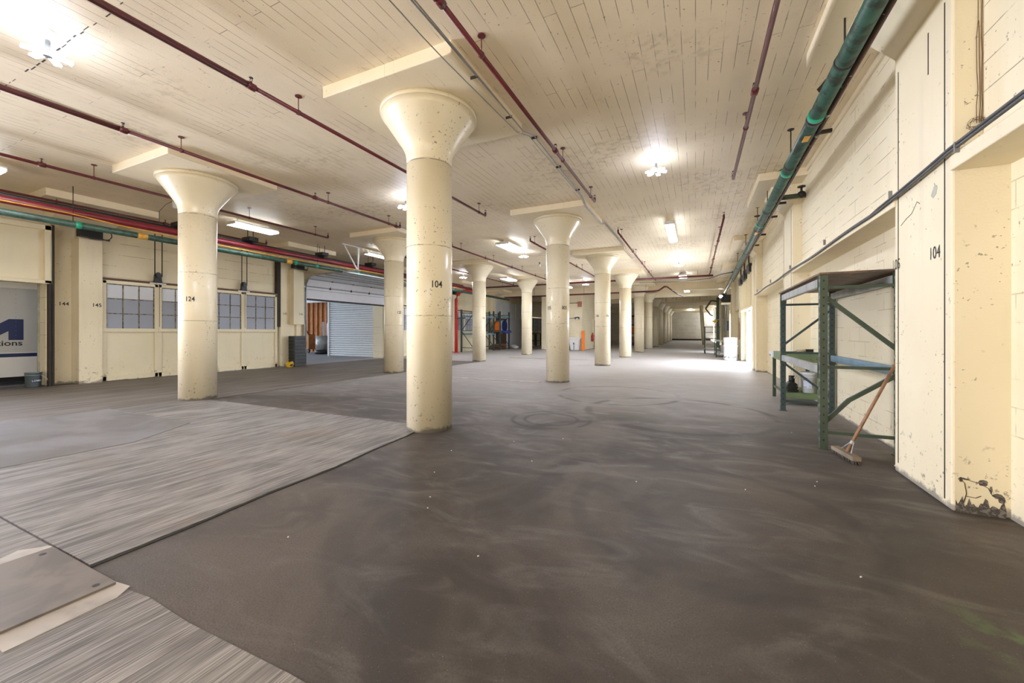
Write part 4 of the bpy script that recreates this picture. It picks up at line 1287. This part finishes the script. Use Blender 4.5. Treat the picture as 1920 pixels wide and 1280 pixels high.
gt = thing('grey_tank', 'pale grey tank half hidden behind the white roll door', 'tank', (-21.75, 18.85, 0))
MB().lathe([(0.5, 0), (0.5, 1.9), (0.42, 2.2), (0.2, 2.35)], (-21.75, 18.85, 0), 24).build('shell', M['palegrey'], gt)
MB().lathe([(0.52, 0), (0.52, 0.5)], (-21.75, 18.85, 0), 18).build('base', M['black'], gt)


# ------------------------------------------------------------------ far left racks
def far_rack(x, ys, h, m, label, levels, depth=0.95):
    r = thing('pallet_rack', label, 'rack', (x, ys[0], 0))
    for y in ys:
        for xx in (x, x - depth):
            MB().box(xx - 0.05, xx + 0.05, y - 0.05, y + 0.05, 0, h).build('upright', M[m], r)
        for z in (0.3, h * 0.5, h - 0.25):
            MB().bar((x, y, z), (x - depth, y, z), 0.04, 0.04).build('frame_strut', M[m], r)
        MB().bar((x, y, 0.3), (x - depth, y, h * 0.5), 0.04, 0.04).build('frame_brace', M[m], r)
        MB().bar((x - depth, y, h * 0.5), (x, y, h - 0.3), 0.04, 0.04).build('frame_brace', M[m], r)
    for z in levels:
        for xx in (x, x - depth):
            MB().box(xx - 0.03, xx + 0.03, ys[0], ys[-1], z - 0.06, z + 0.06).build('load_beam', M['bluebeam'], r)
    return r
far_rack(-13.8, (23.4, 26.4), 2.95, 'rackteal', 'empty blue green pallet rack before the far left windows', (1.25, 2.5))
far_rack(-13.8, (27.5, 29.1), 3.0, 'rackteal', 'blue green pallet rack loaded with a blue tarp and orange barrel', (1.35, 2.6))
tk = thing('plastic_tank', 'pale blue round tank on the loaded far rack', 'tank', (-14.3, 28.6, 1.41))
MB().cyl((-14.6, 28.55, 1.88), (-13.95, 28.55, 1.88), 0.46, 20).build('shell', M['palegrey'], tk)
MB().cyl((-13.95, 28.55, 1.88), (-13.9, 28.55, 1.88), 0.465, 20).build('rim', M['navy'], tk)
tag(MB().lathe([(0.26, 0), (0.28, 0.3), (0.28, 0.5), (0.26, 0.8)], (-14.2, 27.8, 1.41), 18).build('barrel', M['orange']), 'orange barrel on the loaded far rack', 'barrel')
tp = MB()
for i in range(5):
    tp.ball((-13.63, 27.7 + i * 0.3, 1.42 - 0.06 * (i % 2)), 0.15, 10, 6, 0, 0.7)
tag(tp.build('tarp', M['bluetarp']), 'crumpled blue tarp hanging over the loaded far rack', 'tarp')
bg_ = MB()
bg_.ball((-13.6, 29.9, 0.14), 0.3, 12, 8, 0, 0.5).ball((-13.9, 30.3, 0.16), 0.33, 12, 8, 0, 0.5)
tag(bg_.build('plastic_bag', M['white']), 'white plastic bags on the floor past the loaded far rack', 'bag')
pb_ = thing('pallet_pile', 'dark pallets on the floor under the loaded far rack', 'pallet', (-14.2, 28.3, 0))
for k in range(3):
    MB().box(-14.7, -13.9, 27.7, 28.9, 0.02 + 0.14 * k, 0.06 + 0.14 * k).build('deck', M['rust'], pb_)
    MB().box(-14.7, -13.9, 27.8, 27.9, 0.06 + 0.14 * k, 0.16 + 0.14 * k).box(-14.7, -13.9, 28.7, 28.8, 0.06 + 0.14 * k, 0.16 + 0.14 * k).build('runner', M['wood'], pb_)
# panelled sliding door past the racks
sd = struct(MB().box(-15.15, -15.08, 29.0, 34.6, 2.6, 3.95).build('door_7', M['whitemetal']))
for i in range(5):
    MB().box(-15.08, -15.02, 29.0 + i * 1.38, 29.1 + i * 1.38, 2.6, 3.95).build('batten', M['cream'], sd)
MB().box(-15.08, -15.0, 31.2, 34.4, 0.05, 2.55).build('leaf', M['whitemetal'], sd)
MB().box(-15.0, -14.9, 34.4, 34.7, 0, 2.6).build('edge', M['dark'], sd)
MB().box(-15.08, -15.05, 29.0, 31.2, 0.05, 2.55).build('shadow_opening', M['rust'], sd)  # solid brown sheet, its dark colour painted as the shade of an opening
gs = thing('steel_stand', 'small green steel stand under the far left windows', 'stand', (-14.6, 36.5, 0))
for y in (36.2, 37.4):
    for x in (-14.8, -14.2):
        MB().box(x - .05, x + .05, y - .05, y + .05, 0, 1.25).build('leg', M['rackteal'], gs)
MB().box(-14.85, -14.15, 36.1, 37.5, 1.2, 1.28).build('top', M['rackteal'], gs)
MB().box(-14.85, -14.15, 36.1, 37.5, 0.5, 0.55).build('shelf', M['rackteal'], gs)

# ------------------------------------------------------------------ by the block enclosure
tb = thing('wheeled_bin', 'white wheeled rubbish bin before the block enclosure', 'bin', (-8.25, 29.0, 0))
MB().add([(-8.52, 28.75, 0.03), (-7.98, 28.75, 0.03), (-7.98, 29.25, 0.03), (-8.52, 29.25, 0.03), (-8.62, 28.65, 0.85), (-7.88, 28.65, 0.85), (-7.88, 29.3, 0.85), (-8.62, 29.3, 0.85)],
         [(0, 1, 2, 3), (4, 5, 6, 7), (0, 1, 5, 4), (1, 2, 6, 5), (2, 3, 7, 6), (3, 0, 4, 7)]).build('body', M['white'], tb, bevel=0.03)
MB().prism([(28.6, 0.85), (28.6, 0.9), (29.0, 1.02), (29.32, 0.9), (29.32, 0.85)], 'x', -8.66, -7.84).build('lid', M['white'], tb, bevel=0.02)
text_m = MB()
text_m.box(-8.30, -8.20, 28.68, 28.72, 0.45, 0.6)
text_m.box(-8.27, -8.23, 28.70, 28.76, 0.08, 0.42)
text_m.build('dark_mark', M['cable'], tb)
tag(MB().box(-9.1, -8.7, 29.0, 29.3, 0, 0.8).build('cardboard_box', M['wood'], bevel=0.01), 'brown carton beside the white wheeled bin', 'box')
bo = MB()
bo.box(-7.76, -7.56, 29.1, 29.3, 0, 1.5)
tag(bo.build('bollard', M['orange'], bevel=0.02), 'bright orange square bollard at the enclosure corner', 'bollard')
fx = thing('fire_extinguisher', 'red fire extinguisher hung on the enclosure side wall', 'extinguisher', (-7.70, 32.3, 0.7))
MB().lathe([(0.1, 0.62), (0.1, 1.1), (0.06, 1.2), (0.03, 1.24)], (-7.69, 32.3, 0), 16).build('cylinder', M['redbright'], fx)
MB().box(-7.72, -7.64, 32.26, 32.34, 1.24, 1.32).build('valve', M['black'], fx)
MB().box(-7.595, -7.585, 32.24, 32.36, 0.85, 1.0).build('label', M['white'], fx)
el = thing('wall_lamp', 'small black and white lamp box on the enclosure block wall', 'lamp', (-8.15, 29.35, 2.45))
MB().box(-8.33, -8.0, 29.28, 29.4, 2.36, 2.52).build('case', M['black'], el)
MB().box(-8.25, -8.05, 29.26, 29.3, 2.36, 2.44).build('lens', M['white'], el)
MB().cyl((-9.5, 29.38, 2.44), (-8.33, 29.38, 2.44), 0.02, 6).build('feed', M['rust'], el)
rb = thing('alarm_box', 'rust red junction box on the enclosure block wall', 'junction box', (-7.95, 29.35, 3.5))
MB().box(-8.1, -7.82, 29.25, 29.399, 3.3, 3.7).build('case', plain('red_brown_box', (0.42, 0.14, 0.09), 0.5), rb)
MB().cyl((-10.0, 29.37, 3.6), (-8.1, 29.37, 3.6), 0.025, 6).build('feed', M['rust'], rb)
sb = thing('loudspeaker', 'black loudspeaker hung under the beam behind the left row', 'speaker', (-9.4, 28.7, 3.9))
MB().box(-9.55, -9.2, 28.6, 28.9, 3.95, 4.3).build('cabinet', M['black'], sb, bevel=0.02)
MB().cyl((-9.37, 28.75, 4.3), (-9.37, 28.75, CEIL), 0.02, 6).build('hanger', M['black'], sb)

# storage shelves glimpsed between the central columns
ss = thing('storage_shelf', 'tall dark storage shelf with boxes glimpsed between central columns', 'shelf', (-7.0, 46, 0))
for x in (-7.3, -5.6):
    for y in (44, 50):
        MB().box(x - .06, x + .06, y - .06, y + .06, 0, 4.0).build('upright', M['rust'], ss)
for z in (0.2, 1.2, 2.2, 3.2):
    MB().box(-7.4, -5.5, 43.9, 50.1, z - .04, z).build('shelf_board', M['rust'], ss)
k = 0
for (y, z, h, m, nm_) in ((44.3, 0.2, 0.7, 'wood', 'brown'), (45.6, 0.2, 0.6, 'grey', 'grey'), (44.4, 1.2, 0.7, 'orange', 'orange'), (45.8, 1.2, 0.5, 'white', 'white'), (44.5, 2.2, 0.6, 'palewood', 'pale tan'), (45.7, 2.2, 0.7, 'rust', 'rust coloured')):
    tag(MB().box(-7.0, -5.7, y - 0.35, y + 0.5, z + 0.003, z + h).build('storage_box', M[m], bevel=0.02), '%s box on the tall dark storage shelf' % nm_, 'box')

# ------------------------------------------------------------------ things along the right wall beyond the dock door
wd = thing('plastic_drum', 'tall white plastic drum beside the bright dock door', 'drum', (1.40, 22.2, 0))
MB().lathe([(0.28, 0), (0.30, 0.02), (0.31, 0.68), (0.33, 0.70), (0.33, 0.74), (0.30, 0.75), (0.31, 1.08), (0.32, 1.12), (0.30, 1.12), (0.29, 1.02), (0.05, 1.0)], (1.40, 22.2, 0), 30).build('shell', M['white'], wd)
sc = MB()
for i in range(9):
    a = math.radians(-150 + i * 14)
    sc.box(1.40 + 0.309 * math.cos(a) - 0.02, 1.40 + 0.309 * math.cos(a) + 0.02, 22.2 + 0.309 * math.sin(a) - 0.008, 22.2 + 0.309 * math.sin(a) + 0.008, 0.12 + 0.03 * (i % 3), 0.18 + 0.02 * (i % 2))
sc.build('scuff', M['cable'], wd)
tbk = thing('steel_table', 'grey green steel table beyond the white drum', 'table', (1.2, 25.5, 0))
for x in (0.85, 1.55):
    for y in (24.4, 26.8):
        MB().box(x - .03, x + .03, y - .03, y + .03, 0, 0.88).build('leg', M['rackgreen'], tbk)
MB().box(0.8, 1.6, 24.3, 26.9, 0.88, 0.93).build('top', M['galv'], tbk)
MB().box(0.82, 1.58, 24.4, 26.8, 0.22, 0.26).build('shelf', M['galv'], tbk)
bucket('plastic_bucket', (1.25, 24.8, 0.262), 0.17, 0.42, 'white', 'white bucket on the shelf of the grey green table')
tag(MB().box(1.2, 1.5, 24.5, 24.9, 0.931, 1.12).build('tool_box', M['grey'], bevel=0.02), 'grey tool box on the grey green table', 'box')
ct = thing('shelf_cart', 'dark wheeled shelf cart beyond the grey green table', 'cart', (0.9, 28.6, 0))
for x in (0.55, 1.35):
    for y in (28.1, 29.6):
        MB().box(x - .03, x + .03, y - .03, y + .03, 0.12, 1.75).build('upright', M['rackgreen'], ct)
        MB().cyl((x - .03, y, 0.08), (x + .03, y, 0.08), 0.08, 12).build('wheel', M['black'], ct)
for z in (0.3, 0.95, 1.35, 1.7):
    MB().box(0.5, 1.4, 28.0, 29.7, z, z + 0.035).build('shelf', M['galv'] if z < 0.5 else M['rackgreen'], ct)
op = thing('door_operator', 'black door machinery on top of the ribbed dock door header', 'door motor', (1.7, 19, 3.9))
g_ = MB()
g_.box(1.72, 1.95, 17.6, 18.4, 3.72, 4.05).box(1.74, 1.95, 18.9, 20.4, 3.62, 3.98).cyl((1.76, 18.4, 3.9), (1.76, 21.5, 3.82), 0.05, 12).box(1.7, 1.98, 20.9, 21.7, 3.6, 3.9)
g_.build('gearbox', M['black'], op, bevel=0.02)
for y in (17.9, 19.6, 21.2):
    MB().tube([(1.78, y, 3.9), (1.76, y, 4.15), (1.77, y + 0.1, 4.35), (1.8, y + 0.1, 4.5)], 0.025, 8).build('linkage', M['black'], op)
MB().cyl((1.68, 19.2, 3.78), (1.75, 19.2, 3.78), 0.2, 18).build('drum', M['black'], op)
fd = thing('flood_light', 'black round floodlight on a bracket high on the far right wall', 'lamp', (1.45, 31.0, 3.9))
MB().cyl((1.35, 30.9, 3.85), (1.45, 31.2, 3.92), 0.16, 18).build('housing', M['black'], fd)
MB().cyl((1.345, 30.88, 3.848), (1.35, 30.9, 3.85), 0.11, 18).build('lens', M['bulb'], fd)
MB().bar((1.45, 31.2, 3.92), (1.95, 31.3, 3.95), 0.05, 0.05).build('bracket', M['black'], fd)
f2 = thing('motor_unit', 'black motor unit on a shelf above the second bright doorway', 'motor', (1.7, 29.5, 3.35))
MB().cyl((1.5, 29.0, 3.55), (1.5, 29.8, 3.55), 0.22, 18).box(1.5, 1.9, 28.9, 30.0, 3.3, 3.8).build('casing', M['black'], f2, bevel=0.02)
MB().box(1.3, 1.99, 28.7, 30.2, 3.25, 3.3).build('shelf', M['cream'], f2)
an = thing('hoist_arm', 'green articulated hoist arm on the far right wall', 'hoist', (1.2, 36, 0))
MB().box(1.25, 1.45, 36.2, 36.5, 0, 4.2).build('mast', M['rackgreen'], an)
MB().tube([(1.3, 36.3, 3.9), (0.85, 36.2, 3.95), (0.45, 36.0, 3.3)], 0.07, 8).build('upper_arm', M['rackgreen'], an)
MB().tube([(0.45, 36.0, 3.3), (0.8, 36.1, 2.8), (1.0, 36.1, 2.7)], 0.055, 8).build('lower_arm', M['rackgreen'], an)
yl = thing('warning_lamp', 'yellow hanging reel lamp by the far hoist arm', 'lamp', (1.1, 33.6, 2.1))
MB().ball((1.05, 33.6, 2.2), 0.18, 12, 8, 0, 0.5).build('shade', M['yellow'], yl)
MB().bar((1.05, 33.6, 2.3), (1.95, 33.6, 2.4), 0.04, 0.04).build('arm', M['galv'], yl)
lp = MB()
lp.cyl((0.85, 48.0, 0.0), (0.60, 48.0, 3.6), 0.19, 16)
lp.cyl((0.60, 48.0, 3.6), (0.58, 48.0, CEIL - 0.002), 0.19, 16)
tag(lp.build('steel_post', M['cream']), 'slender cream post leaning slightly before the far end wall', 'post')
vp = thing('wall_conduits', 'cluster of vertical grey conduits on the far right wall', 'conduit', (1.7, 33.5, 0))
for i in range(4):
    MB().cyl((1.75, 32.4 + i * 0.45, 0.4), (1.75, 32.4 + i * 0.45, 4.2), 0.035, 8).build('conduit', M['conduit'], vp)
MB().box(1.6, 1.95, 32.9, 33.5, 1.5, 2.2).build('panel_box', M['grey'], vp)
bw = thing('wall_board', 'dark hanging board on the timber post past the dock door', 'board', (1.8, 22.6, 1.4))
MB().prism([(22.35, 1.1), (22.75, 1.0), (22.8, 1.75), (22.55, 1.95), (22.35, 1.75)], 'x', 1.78, 1.81).build('board', M['wood'], bw)
MB().cyl((1.795, 22.56, 1.9), (1.795, 22.56, 2.1), 0.012, 6).build('hook', M['black'], bw)
wr_ = MB()
wr_.tube([(0.69, CM + 0.9, 4.35), (-0.8, CM + 0.9, 4.25), (-3, CM + 0.9, 4.3)], 0.012, 6).tube([(0.69, CM + 0.9, 4.35), (1.2, 22.6, 4.32), (1.75, 21.9, 4.32)], 0.02, 6)
tag(wr_.build('black_cable', M['black']), 'sagging black cable behind the sprinkler main over the aisle', 'cable')

# the right-hand wall and all that stands along it run half a degree off the column grid
TH = -0.0095
PIV = Vector((1.80, 4.25, 0))
RM = Matrix.Rotation(TH, 3, 'Z')
for o in list(S.objects):
    if o.parent is None and o.type in ('MESH', 'EMPTY'):
        if o in (wallR, dk, dx) or o.location.x > 1.0 or o.name.startswith(('tool_box', 'paper_scrap')):
            o.location = PIV + RM @ (Vector(o.location) - PIV)
            o.rotation_euler.z += TH
